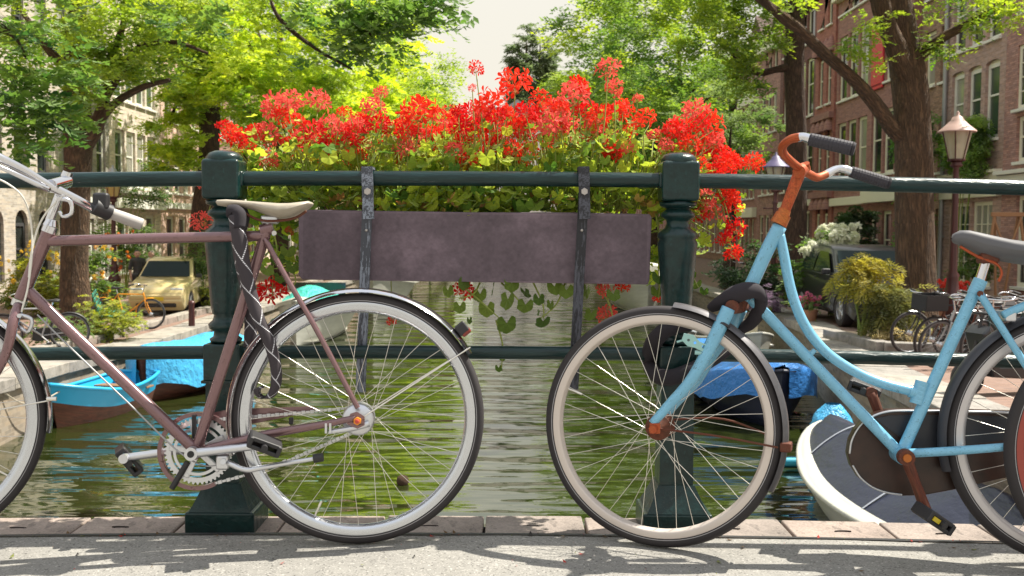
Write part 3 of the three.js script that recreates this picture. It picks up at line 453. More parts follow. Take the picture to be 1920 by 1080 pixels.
{ // shaded row on the right
  const A = (x, y, d) => at(x, y, d), hy = hR(18.5) - 0.1;
  tree({ label: 'forked elm with thick furrowed trunk between the black car and the right lamp', X: 7.35, d: 18.5, r: 0.34, trunk: [V(7.4, hy, -18.5), A(1716, 560, 18.5), A(1712, 400, 18.5), A(1712, 280, 18.5), A(1708, 170, 18.5), A(1692, 60, 18.5), A(1682, -60, 18.5), A(1690, -200, 18.5)], radii: [0.48, 0.37, 0.33, 0.335, 0.32, 0.26, 0.19, 0.1],
    limbs: [[[A(1706, 268, 18.5), A(1672, 240, 18.4), A(1640, 195, 18.2), A(1596, 145, 18), A(1548, 102, 17.8), A(1500, 56, 17.6), A(1452, 18, 17.5), A(1400, -20, 17.4)], [0.2, 0.15, 0.13, 0.11, 0.1, 0.09, 0.08, 0.06]], [[A(1706, 165, 18.5), A(1686, 110, 18.3), A(1664, 50, 18.2), A(1648, -10, 18), A(1640, -90, 18)], [0.22, 0.19, 0.17, 0.15, 0.1]], [[A(1505, 62, 17.6), A(1470, 40, 17.5), A(1440, 8, 17.4), A(1418, -30, 17.3)], [0.07, 0.06, 0.05, 0.03]], [[A(1718, 110, 18.5), A(1760, 75, 18.2), A(1820, 42, 18), A(1880, 5, 17.8), A(1930, -40, 17.6)], [0.11, 0.09, 0.075, 0.06, 0.04]]],
    blobs: [[A(1640, -190, 18.5), 4.2, 1.2, 3, 1400], [A(1625, 55, 17.8), 0.55, 0.2, 0.5, 44], [A(1600, 62, 17.8), 0.45, 0.16, 0.4, 34], [A(1776, 95, 18), 0.4, 0.18, 0.3, 40], [A(1850, 30, 17.6), 0.5, 0.3, 0.4, 60], [A(1800, 20, 18), 0.6, 0.4, 0.5, 90], [A(1755, 40, 18.2), 0.3, 0.5, 0.4, 60], [A(1640, 125, 18), 0.3, 0.1, 0.25, 18], [A(1580, 98, 17.7), 0.3, 0.12, 0.25, 22], [A(1500, 8, 17.5), 0.3, 0.12, 0.25, 18], [A(1900, 20, 17.6), 0.3, 0.2, 0.3, 30]], col: LEAF.mid, leaf: 0.2, opt: { per: 12, clump: 0.22 } });
  tree({ label: 'slim dark elm in front of the very dark brown house', X: 8.1, d: 29, r: 0.27, bark: M.barkDark, trunk: [V(8.1, -1.3, -29), A(1490, 430, 29), A(1492, 250, 29), A(1490, 120, 29), A(1494, 0, 29), A(1495, -150, 29)], radii: [0.36, 0.31, 0.29, 0.28, 0.24, 0.12],
    limbs: [[[A(1488, 125, 29), A(1455, 130, 28.8), A(1420, 136, 28.6), A(1385, 112, 28.4), A(1350, 70, 28.2)], [0.13, 0.1, 0.09, 0.07, 0.03]], [[A(1492, 40, 29), A(1520, 10, 29), A(1560, -30, 29)], [0.12, 0.09, 0.05]], [[A(1490, 30, 29), A(1450, -10, 28.7), A(1400, -60, 28.5)], [0.13, 0.1, 0.05]]],
    blobs: [[A(1400, -110, 28.5), 3.3, 1.6, 2.6, 1900], [A(1395, 40, 28), 0.9, 1.2, 1, 560], [A(1410, 130, 28), 0.55, 0.7, 0.7, 200], [A(1330, 30, 28), 1.1, 1.3, 1.2, 700], [A(1455, 75, 28.5), 0.35, 0.25, 0.3, 45]], col: LEAF.mid, leaf: 0.3, opt: { per: 40 } });
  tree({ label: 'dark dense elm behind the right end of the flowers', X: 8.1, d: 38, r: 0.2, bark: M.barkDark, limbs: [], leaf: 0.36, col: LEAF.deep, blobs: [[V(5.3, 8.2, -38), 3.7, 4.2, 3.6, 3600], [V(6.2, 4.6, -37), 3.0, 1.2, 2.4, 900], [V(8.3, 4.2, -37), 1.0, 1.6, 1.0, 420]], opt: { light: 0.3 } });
  tree({ label: 'young light green tree with a thin trunk under the dark elms', X: 6.6, d: 33, r: 0.07, radii: [0.09, 0.08, 0.07, 0.06, 0.02], bark: M.barkDark, trunk: [V(7.0, -1.3, -33), V(7.05, 1, -33), V(7.0, 3, -33), V(7.05, 4.4, -33)], limbs: [], leaf: 0.3, col: [[0.08, 0.16, 0.03], [0.3, 0.4, 0.1]], blobs: [[V(6.9, 3.9, -33), 1.7, 1.7, 1.3, 1100]], opt: { light: 0.3, per: 30 } });
  const row = [['fourth elm of the shaded row, deep green', 6.2, 48, 4.3], ['fifth elm of the shaded row', 6.8, 60, 4.3], ['sixth elm of the shaded row', 7.2, 75, 4.2], ['seventh elm of the shaded row', 8, 92, 4.6], ['last elm of the shaded row beside the poplars', 8.6, 112, 4.8]];
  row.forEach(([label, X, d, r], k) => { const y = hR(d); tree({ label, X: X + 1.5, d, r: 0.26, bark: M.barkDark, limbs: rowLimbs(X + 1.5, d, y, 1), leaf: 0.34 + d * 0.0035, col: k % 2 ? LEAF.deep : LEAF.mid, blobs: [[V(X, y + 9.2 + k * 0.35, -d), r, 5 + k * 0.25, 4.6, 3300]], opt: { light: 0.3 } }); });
}
for (const [k, [px, top, w, l]] of [[968, 62, 1.5, 'shortest poplar at the left of the far clump'], [986, 36, 2.1, 'tallest poplar of the far clump'], [1012, 42, 1.8, 'second tallest poplar of the far clump'], [1030, 52, 1.8, 'poplar at the right of the far clump']].entries()) {
  const d = 166 + k, p = at(px, top, d), y0 = -2, h = p.y - y0, t = thing('poplar_tree', l, 'tree', V(p.x, y0, -d), 0, 'poplars behind the far pale house');
  obj('trunk', [limb([V(0, 0, 0), V(0, h * 0.5, 0), V(0.1, h * 0.9, 0)], [0.5, 0.35, 0.1], 12, 8)], M.barkDark, t);
  foliage('crown', t, [[V(0, h * 0.57, 0), w, h * 0.43, w, 3200], [V(0, h * 0.4, 0), w * 1.5, h * 0.2, w * 1.2, 1000]], SPRIG[0], 0.95, ...LEAF.poplar, { per: 24, clump: 0.6, light: 0.25 });
}
{ // branches of a tree beyond the left edge that hang into the top of the picture
  const A = (x, y, d) => at(x, y, d);
  tree({ label: 'near tree rooted beyond the left edge, its leafy branches hanging over the canal', X: -7.6, d: 10.6, r: 0.32, y0: -1, trunk: [V(-7.6, -1, -10.6), V(-7.5, 2, -10.6), V(-7.2, 4.5, -10.7), V(-6.9, 7, -10.8)], radii: [0.42, 0.34, 0.3, 0.18],
    limbs: [[[V(-7.3, 3.4, -10.6), A(-60, 40, 10.8), A(20, 62, 11), A(50, 110, 11)], [0.16, 0.09, 0.035, 0.012]], [[V(-7.2, 4.2, -10.7), A(200, -160, 11), A(480, -60, 11.4), A(520, 30, 11.4), A(590, 90, 11.4), A(660, 130, 11.4)], [0.2, 0.14, 0.05, 0.03, 0.022, 0.012]], [[A(330, -130, 11.2), A(560, -70, 11.3), A(700, -20, 11.4), A(800, 5, 11.4), A(860, 15, 11.4)], [0.1, 0.06, 0.035, 0.02, 0.008]], [[A(590, -60, 11.3), A(640, 10, 11.3), A(700, 70, 11.3)], [0.05, 0.03, 0.012]]],
    blobs: [[A(30, 170, 10.8), 0.42, 0.3, 0.35, 78], [A(10, 110, 11), 0.3, 0.35, 0.4, 54], [A(90, 130, 11), 0.35, 0.14, 0.3, 33], [A(60, 210, 10.8), 0.32, 0.12, 0.25, 36], [A(110, 225, 11), 0.25, 0.08, 0.2, 18], [A(40, 280, 10.6), 0.2, 0.14, 0.15, 27], [A(15, 230, 10.6), 0.2, 0.12, 0.15, 24], [A(60, 30, 11), 0.6, 0.4, 0.6, 90],
      [A(600, 15, 11.3), 0.55, 0.22, 0.5, 78], [A(680, 35, 11.3), 0.4, 0.22, 0.4, 72], [A(740, 20, 11.4), 0.4, 0.2, 0.4, 60], [A(790, 25, 11.4), 0.28, 0.2, 0.3, 48], [A(838, 8, 11.4), 0.14, 0.08, 0.14, 12], [A(866, 26, 11.4), 0.07, 0.07, 0.08, 8], [A(640, 100, 11.4), 0.3, 0.2, 0.3, 30], [A(720, 90, 11.4), 0.3, 0.2, 0.3, 30], [A(350, 10, 11.2), 0.5, 0.2, 0.4, 42]], col: [[0.05, 0.16, 0.025], [0.28, 0.42, 0.05]], leaf: 0.24, opt: { per: 6, clump: 0.2 } });
}
// shrubs and pots
function plant(name, label, cat, c, blobs, geo, size, c1, c2, opt = {}, extra) {
  const t = thing(name, label, cat, c, 0, opt.group);
  if (opt.stems !== 0) { const s = []; for (let k = 0; k < (opt.stems || 6); k++) { const b = blobs[k % blobs.length]; s.push(limb([V(rr(-0.1, 0.1), 0, rr(-0.1, 0.1)), V(b[0].x * 0.6 + rr(-0.1, 0.1), b[0].y * 0.6, b[0].z * 0.5), V(b[0].x + rr(-0.3, 0.3) * b[1], b[0].y + 0.3 * b[2], b[0].z)], [0.02, 0.015, 0.006], 8, 5)); } obj('stem', s, opt.stemMat || M.stem, t); }
  foliage('foliage', t, blobs, geo, size, c1, c2, opt);
  if (extra) extra(t); return t;
}
const blossom = (() => { const pos = []; const q = rngOf(4); for (let k = 0; k < 16; k++) { const d = V(q() - 0.5, q() - 0.3, q() - 0.5).normalize(); pos.push(...leafGeo(d.x * 0.3, d.y * 0.3, d.z * 0.3, V(q() - 0.5, q() - 0.5, q() - 0.5).cross(d), d.clone().cross(V(q(), q(), q())), 0.5, 0.4, 0.1)); } const g = new THREE.BufferGeometry(); g.setAttribute('position', new THREE.Float32BufferAttribute(pos, 3)); g.computeVertexNormals(); return g; })();
const pot = (r, h, m) => (t) => obj('pot', [lathe([[0, 0], [r * 0.75, 0], [r, h], [r * 1.06, h], [r * 1.06, h * 0.86], [r * 0.9, h * 0.85], [r * 0.9, h * 0.95], [0, h * 0.93]], 20)], m, t);
rnd = rngOf(202);
const YG = [[0.12, 0.2, 0.02], [0.5, 0.5, 0.03]], GG = [[0.04, 0.12, 0.02], [0.22, 0.34, 0.04]], DG = [[0.015, 0.05, 0.015], [0.07, 0.14, 0.03]];
const L = (px, py, d) => { const p = at(px, py, d); return V(p.x, p.x < 0 ? hL(d) : hR(d), p.z); };
plant('flowering_shrub', 'yellow-flowered shrub left of the stout elm by the grey-beige warehouse', 'shrub', L(70, 600, 26), [[V(0, 0.9, 0), 0.8, 0.9, 0.5, 420], [V(0.6, 0.6, 0.2), 0.6, 0.6, 0.4, 240]], SPRIG[1], 0.22, ...YG, { per: 24 }, (t) => foliage('flowers', t, [[V(0.1, 1, 0.1), 0.9, 0.9, 0.5, 60]], blossom, 0.1, [0.8, 0.5, 0.02], [0.8, 0.65, 0.1], { per: 6 }));
plant('flowering_shrub', 'orange and yellow flowering shrub between the stout elm and the left lamp', 'shrub', L(176, 600, 25), [[V(0, 1.0, 0), 0.45, 1.0, 0.4, 330], [V(0.3, 0.5, 0.2), 0.4, 0.5, 0.4, 200]], SPRIG[0], 0.22, ...GG, { per: 20 }, (t) => foliage('flowers', t, [[V(0.1, 1, 0.2), 0.5, 0.9, 0.4, 54]], blossom, 0.11, [0.85, 0.35, 0.02], [0.8, 0.6, 0.08], { per: 6 }));
plant('rose_bush', 'tall green climber with orange blooms behind the left lamp', 'plant', L(232, 560, 33), [[V(0, 1.7, 0), 1.0, 0.9, 0.5, 500], [V(0.4, 3.6, -0.5), 0.9, 0.7, 0.5, 340]], SPRIG[2], 0.26, ...GG, { per: 24 }, (t) => foliage('flowers', t, [[V(0.1, 1.8, 0.3), 1, 0.8, 0.4, 40]], blossom, 0.12, [0.85, 0.3, 0.03], [0.8, 0.1, 0.05], { per: 5 }));
plant('low_shrub', 'low yellow-green shrub on the quay edge below the green bench', 'shrub', L(182, 640, 20.6), [[V(0, 0.4, 0), 0.42, 0.45, 0.4, 300], [V(0.5, 0.25, 0.1), 0.4, 0.3, 0.3, 170]], SPRIG[1], 0.15, ...YG, { per: 20 });
plant('low_shrub', 'low leafy shrub between the mauve front wheel and the elm', 'shrub', L(112, 640, 19), [[V(0, 0.3, 0), 0.5, 0.35, 0.4, 280]], SPRIG[0], 0.15, ...GG, { per: 20 });
plant('potted_shrub', 'upright green shrub in a dark tub right of the yellow car', 'plant', L(378, 580, 28.5), [[V(0, 1.5, 0), 0.4, 0.85, 0.4, 420]], SPRIG[2], 0.2, ...GG, { per: 20 }, pot(0.33, 0.55, M.black));
plant('flowering_shrub', 'small yellow flower clump right of the dark tub', 'plant', L(398, 585, 28), [[V(0, 0.4, 0), 0.35, 0.35, 0.3, 160]], SPRIG[1], 0.16, ...YG, { per: 16 });
plant('bamboo_shrub', 'golden feathery shrub in front of the black car', 'shrub', L(1612, 640, 17.6), [[V(-0.15, 1.22, 0), 0.3, 0.18, 0.25, 150], [V(0.14, 1.05, 0.1), 0.28, 0.16, 0.25, 110], [V(0.22, 1.38, 0), 0.24, 0.14, 0.2, 60]], FERN, 0.26, [0.2, 0.22, 0.03], [0.62, 0.5, 0.05], { per: 16, droop: 0.35 });
plant('bamboo_shrub', 'olive-green feathery shrub beside the forked trunk', 'shrub', L(1668, 640, 17.4), [[V(0, 0.75, 0), 0.34, 0.4, 0.3, 240], [V(0.1, 0.3, 0.2), 0.34, 0.25, 0.3, 150]], FERN, 0.24, [0.09, 0.12, 0.03], [0.3, 0.28, 0.06], { per: 16, droop: 0.35 });
plant('dry_grass', 'tuft of straw-coloured grass at the foot of the forked elm', 'grass', L(1700, 645, 17), [[V(0, 0.14, 0), 0.5, 0.15, 0.3, 260]], FERN, 0.22, [0.4, 0.3, 0.12], [0.6, 0.48, 0.2], { per: 20, stems: 0 });
plant('hydrangea_bush', 'white hydrangea bush beside the slim dark trunk', 'shrub', L(1562, 560, 25), [[V(0, 1.3, 0), 1.0, 0.9, 0.7, 560], [V(-0.6, 0.9, 0), 0.7, 0.7, 0.5, 300]], ROUND, 0.24, ...GG, { per: 24 }, (t) => foliage('flowers', t, [[V(0.2, 1.9, 0.2), 0.75, 0.4, 0.4, 150], [V(-0.5, 1.5, 0.4), 0.5, 0.45, 0.3, 60]], blossom, 0.2, [0.7, 0.72, 0.5], [0.85, 0.85, 0.74], { per: 8, clump: 0.09, mat: petalM(1, 1, 1) }));
plant('dark_shrub', 'dark green shrub left of the slim dark trunk', 'shrub', L(1410, 520, 26), [[V(0, 1.2, 0), 0.85, 0.8, 0.6, 480], [V(0.3, 0.6, 0.2), 0.8, 0.5, 0.4, 260]], SPRIG[0], 0.24, ...DG, { per: 24 });
plant('lavender_bush', 'mauve lavender mound near the parked crate bicycle', 'shrub', L(1440, 545, 24.5), [[V(0, 0.3, 0), 0.55, 0.3, 0.4, 240]], FERN, 0.16, [0.16, 0.1, 0.16], [0.3, 0.2, 0.3], { per: 20 });
plant('flower_pot', 'small pot of pink flowers beside the crate bicycle', 'plant', L(1521, 550, 23), [[V(0, 0.4, 0), 0.25, 0.18, 0.2, 60]], SPRIG[0], 0.14, ...GG, { per: 12 }, (t) => { pot(0.16, 0.26, M.terra)(t); foliage('flowers', t, [[V(0, 0.5, 0.05), 0.25, 0.12, 0.2, 30]], blossom, 0.12, [0.8, 0.12, 0.3], [0.8, 0.3, 0.45], { per: 5 }); });
plant('flower_pot', 'pot of red flowers beside the right lamp', 'plant', L(1776, 590, 20.5), [[V(0, 0.75, 0), 0.35, 0.2, 0.25, 90]], SPRIG[0], 0.15, ...DG, { per: 12 }, (t) => { pot(0.28, 0.5, M.terra)(t); foliage('flowers', t, [[V(0, 0.9, 0.05), 0.35, 0.12, 0.2, 44]], blossom, 0.12, [0.7, 0.02, 0.02], [0.8, 0.08, 0.04], { per: 6 }); });
plant('potted_shrub', 'leafy green plant in a pale planter behind the right lamp', 'plant', L(1815, 500, 30), [[V(0, 1.2, 0), 0.6, 0.6, 0.4, 260]], SPRIG[1], 0.24, ...GG, { per: 20 }, pot(0.4, 0.6, M.zinc));
plant('ivy_hedge', 'dark ivy column against the house behind the white hydrangeas', 'plant', V(13.8, -1.25, -41), [[V(0, 1.6, 0), 0.55, 1.7, 1.4, 1200]], ROUND, 0.3, ...DG, { per: 30 });
plant('ivy_plant', 'green ivy hanging above the cream shopfront beside the right lamp', 'plant', V(14.6, -1.2, -33.3), [[V(0, 5.0, 0), 0.3, 0.65, 1.9, 1500], [V(-0.1, 4.4, 0.6), 0.25, 0.5, 1.2, 500], [V(0, 5.4, 1.2), 0.2, 0.4, 0.7, 300]], ROUND, 0.2, [0.08, 0.2, 0.03], [0.34, 0.5, 0.06], { per: 25, droop: 0.6, light: 0.4 });
plant('ivy_plant', 'tall green ivy climbing between the forked trunk and the right lamp', 'plant', V(13.9, -1.2, -35.4), [[V(0, 5.3, 0), 0.5, 1.6, 1.1, 1700], [V(0.1, 2.4, 0), 0.4, 2.0, 0.9, 1200]], ROUND, 0.22, [0.06, 0.2, 0.03], [0.25, 0.45, 0.06], { per: 25, droop: 0.6, light: 0.4 });

// ---------------------------------------------------------------- planter and geraniums on the railing
rnd = rngOf(303);
{
  const t = thing('planter_box', 'long dark wooden planter board strapped to the railing under red geraniums', 'planter', V(0, 0, 0));
  const D = 3.148, a = at(563, 394, D), b = at(1222, 402, D), c = at(558, 522, D), e = at(1216, 532, D);
  const w = b.x - a.x, hgt = a.y - c.y, cx = (a.x + b.x) / 2 - 0.003, cy = (a.y + b.y + c.y + e.y) / 4, tilt = Math.atan2(b.y - a.y, w);
  const sh = ext([[-w / 2, -hgt / 2 + 0.012], [-w / 2 + 0.01, -hgt / 2], [w / 2 - 0.008, -hgt / 2 - 0.002], [w / 2 - 0.003, -hgt / 2 + 0.008], [w / 2, hgt / 2 - 0.009], [w / 2 - 0.006, hgt / 2 - 0.001], [w / 4, hgt / 2 + 0.001], [0, hgt / 2 - 0.002], [-w / 2 + 0.008, hgt / 2], [-w / 2, hgt / 2 - 0.01]], 0.018, [], 0.003);
  const p = sh.attributes.position, u = sh.attributes.uv; for (let i = 0; i < p.count; i++) u.setXY(i, p.getX(i) / w + 0.5, p.getY(i) / hgt + 0.5);
  const board = obj('front_board', [sh.translate(0, 0, -0.02)], M.board, t); board.position.set(cx, cy, -D); board.rotation.z = tilt;
  obj('box', [bx(w - 0.03, hgt - 0.02, 0.02, 0, 0, -0.25), bx(0.02, hgt - 0.02, 0.21, -w / 2 + 0.03, 0, -0.135), bx(0.02, hgt - 0.02, 0.21, w / 2 - 0.03, 0, -0.135), bx(w - 0.04, 0.015, 0.21, 0, -hgt / 2 + 0.02, -0.135)], M.board, t).position.set(cx, cy, -D);
  obj('soil', [bx(w - 0.06, 0.04, 0.2, 0, hgt / 2 - 0.05, -0.135)], M.soil, t).position.set(cx, cy, -D);
  for (const [x0, x1, ys] of [[690, 676, 735], [1095, 1075, 730]]) {
    const sm = x0 > 900 ? M.strapDark : M.strap;
    const q0 = at(x0, 352, 3.1), q1 = at(x1, ys, 3.165), d = q1.clone().sub(q0), L = d.length();
    const s = obj('strap', [bx(0.031, L, 0.007, 0, -L / 2, 0)], sm, t); s.position.copy(q0); s.quaternion.setFromUnitVectors(V(0, -1, 0), d.clone().normalize());
    const k = obj('hook', [bx(0.034, 0.1, 0.008, 0, -0.045, 0.009), bx(0.034, 0.008, 0.06, 0, 0.0595, -0.022), bx(0.034, 0.06, 0.008, 0, 0.034, 0.009), bx(0.034, 0.05, 0.006, 0, 0.035, -0.05)], sm, t); k.position.copy(q0); k.rotation.z = 0.03;
    obj('bolt', [new THREE.CylinderGeometry(0.0105, 0.0115, 0.008, 6).rotateX(Math.PI / 2).translate(0, -0.012, 0.016)], M.bolt, k);
    obj('rivet', [new THREE.SphereGeometry(0.005, 8, 6).translate(0, -0.13, 0.004)], M.bolt, s);
  }
}
{
  const t = thing('geranium_plants', 'mass of red ivy geraniums with lobed leaves spilling from the planter', 'flowers', V(0, 0, 0));
  const petalG = (pos, o, dir, n, len, wid) => { const s = dir.clone().cross(n).normalize(), P = (a, b, c) => [o.x + dir.x * a + s.x * b + n.x * c, o.y + dir.y * a + s.y * b + n.y * c, o.z + dir.z * a + s.z * b + n.z * c]; const A = P(0.02, 0, 0), B = P(len * 0.65, -wid, len * 0.18), C = P(len * 0.65, wid, len * 0.18), D = P(len, -wid * 0.45, len * 0.1), E = P(len, wid * 0.45, len * 0.1), Fm = P(len * 0.62, 0, len * 0.08); pos.push(...A, ...Fm, ...B, ...A, ...C, ...Fm, ...B, ...Fm, ...D, ...Fm, ...E, ...D, ...Fm, ...C, ...E); };
  const umbel = (seed, full) => { // a ball of five-petalled florets on short stalks
    const q = rngOf(seed), pos = [], st = [];
    const n = 13 + Math.floor(q() * 6);
    for (let i = 0; i < n; i++) {
      const y = full ? 1 - 1.55 * (i + 0.5) / n : 1 - 1.2 * (i + 0.5) / n, a = i * 2.39996 + q() * 0.7, r = Math.sqrt(1 - y * y), d = V(Math.cos(a) * r, y * 0.85, Math.sin(a) * r).normalize(), o = d.clone().multiplyScalar(0.5 + 0.35 * q());
      st.push(bar(V(0, -0.55, 0), o, 0.015, 0.012, 3));
      const t1 = V(q() - 0.5, q() - 0.5, q() - 0.5).cross(d).normalize(), t2 = d.clone().cross(t1), nd = d.clone();
      for (let k = 0; k < 5; k++) { const b = k / 5 * 6.283 + (q() - 0.5) * 0.5; const dir = t1.clone().multiplyScalar(Math.cos(b)).addScaledVector(t2, Math.sin(b)).addScaledVector(nd, 0.15 + 0.5 * q()).normalize(); petalG(pos, o, dir, nd, 0.46 * (0.75 + 0.5 * q()), 0.1 * (0.75 + 0.6 * q())); }
    }
    const g = new THREE.BufferGeometry(); g.setAttribute('position', new THREE.Float32BufferAttribute(pos, 3)); g.computeVertexNormals(); return [g, join(st)];
  };
  const U = Array.from({ length: 8 }, (_, k) => umbel(40 + k * 3, k % 2));
  const reds = [petalM(0.78, 0.018, 0.009), petalM(0.84, 0.04, 0.014), petalM(0.8, 0.11, 0.085), petalM(0.68, 0.009, 0.009)];
  const pedM = mat(0.4, 0.22, 0.06, 0.8);
  const heads = [[520, 205, 28], [540, 190, 20], [595, 195, 22], [435, 255, 20], [465, 268, 24], [500, 256, 24], [553, 238, 25], [588, 257, 27], [620, 238, 23], [612, 278, 20], [655, 256, 24], [664, 302, 20], [700, 205, 20], [714, 174, 13], [706, 236, 20], [740, 242, 15], [786, 212, 29], [768, 228, 20], [728, 268, 15], [780, 290, 15], [806, 302, 15], [842, 226, 22], [868, 242, 24], [890, 215, 21], [920, 196, 25], [893, 130, 12], [886, 166, 7], [898, 252, 28], [932, 240, 24], [872, 272, 22], [912, 282, 24], [880, 306, 20], [860, 212, 14], [966, 158, 26], [985, 222, 24], [1012, 192, 20], [1000, 242, 27], [1040, 236, 25], [1034, 208, 20], [1076, 182, 27], [1084, 164, 19], [1060, 236, 22], [1100, 214, 23], [1110, 246, 20], [1140, 131, 19], [1152, 166, 14], [1124, 221, 21], [1160, 208, 15], [1196, 186, 10], [1206, 226, 18], [962, 252, 21], [940, 276, 17], [1012, 280, 18], [1270, 246, 24], [1302, 214, 24], [1326, 236, 24], [1292, 272, 21], [1332, 266, 21], [1352, 292, 17], [1302, 302, 23], [1362, 306, 19], [1411, 308, 17], [1338, 322, 15], [1320, 376, 21], [1344, 392, 23], [1308, 402, 17], [1366, 374, 17], [1378, 428, 19], [1358, 452, 17], [1376, 476, 14], [870, 550, 19], [510, 548, 24], [541, 434, 9], [380, 415, 17], [377, 348, 6], [1130, 545, 14], [1166, 540, 13], [1140, 592, 18], [1236, 560, 11], [735, 603, 8], [422, 240, 14], [672, 225, 14], [830, 250, 14], [1180, 245, 14], [950, 215, 14], [750, 300, 12], [690, 280, 13], [1250, 275, 13], [545, 272, 16], [1085, 262, 16], [1225, 255, 12], [1045, 268, 15]];
  const topOf = table([[420, 235], [520, 200], [600, 195], [700, 205], [790, 205], [900, 200], [1000, 190], [1080, 180], [1190, 200], [1240, 240], [1310, 220], [1370, 290]]);
  for (let k = 0; k < 85; k++) { const px = rr(425, 1375); heads.push([px, topOf(px) + 12 + 95 * Math.pow(rnd(), 1.3), rr(12, 20)]); }
  const stems = [];
  for (const [k, [px, py, r]] of heads.entries()) {
    const low = py > 330, d = low ? 3.19 + 0.1 * rnd() + (px < 500 ? 0.12 : 0) : 3.21 + 0.3 * rnd(), p = at(px, py, d), s = r * d / FPX * rr(1.08, 1.32), u = U[(k * 5) % 8];
    const h = obj('flower_head', u[0], reds[[0, 1, 1, 2, 2, 3][Math.floor(rnd() * 6)]], t); h.position.copy(p); h.scale.setScalar(s); h.rotation.set(rr(-0.4, 0.5), rr(0, 6.28), rr(-0.4, 0.4) + (low ? 2.2 * (rnd() - 0.5) : 0));
    obj('pedicels', u[1], pedM, h);
    const root = at(clamp(px + rr(-60, 60), 575, 1205), 400, 3.27); root.y = 0.96;
    const mid = low ? V(lerp(root.x, p.x, 0.7), Math.max(root.y + 0.12, p.y), lerp(root.z, p.z, 0.4)) : V(lerp(root.x, p.x, 0.75) + rr(-0.02, 0.02), lerp(root.y, p.y, 0.5), lerp(root.z, p.z, 0.5));
    stems.push(limb([root, mid, p.clone().add(V(0, -s * 0.5, 0))], [0.0026, 0.0022, 0.0016], 9, 4));
  }
  // loose petals, buds and seed stalks between the heads
  for (let k = 0; k < 330; k++) { const px = rr(450, 1340), p0 = at(clamp(px + rr(-40, 40), 575, 1205), 400, 3.27), p1 = at(px, rr(205, 330), 3.21 + 0.28 * rnd()); p0.y = 0.97; stems.push(limb([p0, V(lerp(p0.x, p1.x, 0.5) + rr(-0.04, 0.04), lerp(p0.y, p1.y, 0.6), lerp(p0.z, p1.z, 0.5)), p1], [0.0025, 0.002, 0.0012], 7, 3)); }
  for (const [x0, y0, x1, y1] of [[860, 530, 940, 600], [940, 530, 985, 580], [1000, 530, 1020, 600], [1060, 530, 1010, 600], [1120, 530, 1150, 600], [900, 530, 860, 560], [500, 400, 520, 500], [1230, 400, 1235, 560], [1240, 350, 1320, 380], [1240, 380, 1340, 440], [930, 600, 940, 690], [1260, 470, 1310, 540], [545, 500, 548, 540]]) stems.push(limb([at(x0, y0, 3.2), at((x0 + x1) / 2 + 8, (y0 + y1) / 2 + 6, 3.18), at(x1, y1, 3.18)], [0.003, 0.0025, 0.0015], 8, 4));
  obj('stem', stems, mat(0.3, 0.36, 0.06, 0.7, 0, { transmission: 0.2, thickness: 0 }), t).userData.kind = 'stuff';
  // five-lobed leaves
  const lobed = (() => { const pos = [], n = 30, pt = (i) => { const a = -2.6 + 5.2 * i / n, l = Math.abs(Math.cos(a * 2.4 / 2 * 1.0)); const r = 0.44 + 0.028 * Math.cos(a * 6) + 0.01 * Math.cos(a * 18); return [Math.sin(a) * r, 0.2 * r * r + 0.025 * Math.cos(a * 6) - 0.02, Math.cos(a) * r]; }; for (let i = 0; i < n; i++) pos.push(0, 0, -0.02, ...pt(i), ...pt(i + 1)); const g = new THREE.BufferGeometry(); g.setAttribute('position', new THREE.Float32BufferAttribute(pos, 3)); g.computeVertexNormals(); return g; })();
  const im = (name, spots, c1, c2, m) => { const o = new THREE.InstancedMesh(lobed, m || leafM, spots.length), e = new THREE.Euler(); o.name = name; o.castShadow = o.receiveShadow = true; o.userData.kind = 'stuff'; spots.forEach(([p, s, rx, rz], i) => { e.set(rx ?? rr(-0.3, 1.5), rr(-1.2, 1.2) + (rnd() < 0.5 ? 0 : Math.PI), rz ?? rr(-0.7, 0.7), 'YXZ'); _q.setFromEuler(e); _m.compose(p, _q, V(s, s, s)); o.setMatrixAt(i, _m); const k = rnd(); _c.setRGB(...[0, 1, 2].map(q => lerp(c1[q], c2[q], k))); o.setColorAt(i, _c); }); t.add(o); };
  const S = [];
  const topLine = table([[430, 300], [500, 268], [640, 285], [700, 262], [800, 275], [900, 285], [1000, 280], [1090, 258], [1200, 262], [1250, 290], [1330, 330], [1400, 400]]);
  for (let k = 0; k < 1950; k++) { const px = clamp(890 + gauss() * 260 + rr(-190, 190), 478, 1300), py = lerp(topLine(px) - 8, 398, Math.pow(rnd(), 0.8)); S.push([at(px, py, 3.17 + 0.3 * rnd()), rr(0.022, 0.066)]); }
  for (let k = 0; k < 420; k++) { const px = rr(440, 1350); S.push([at(px, topLine(px) - 75 * rnd() * rnd() - 5, 3.21 + 0.28 * rnd()), rr(0.016, 0.045)]); }
  for (let k = 0; k < 260; k++) { const px = rr(470, 575), py = rr(320, 520 - (575 - px) * 0.3); if (rnd() < 0.6 || py < 420) S.push([at(px, py, 3.21 + 0.22 * rnd()), rr(0.03, 0.06)]); }
  for (let k = 0; k < 170; k++) { const px = rr(1215, 1330), py = rr(330, 530) * (px > 1270 ? 0.9 : 1); S.push([at(px, py, 3.21 + 0.2 * rnd()), rr(0.025, 0.055)]); }
  for (let k = 0; k < 26; k++) S.push([at(rr(1290, 1395), rr(330, 470), 3.19 + 0.1 * rnd()), rr(0.02, 0.04)]);
  im('foliage', S, [0.1, 0.24, 0.02], [0.6, 0.7, 0.05]);
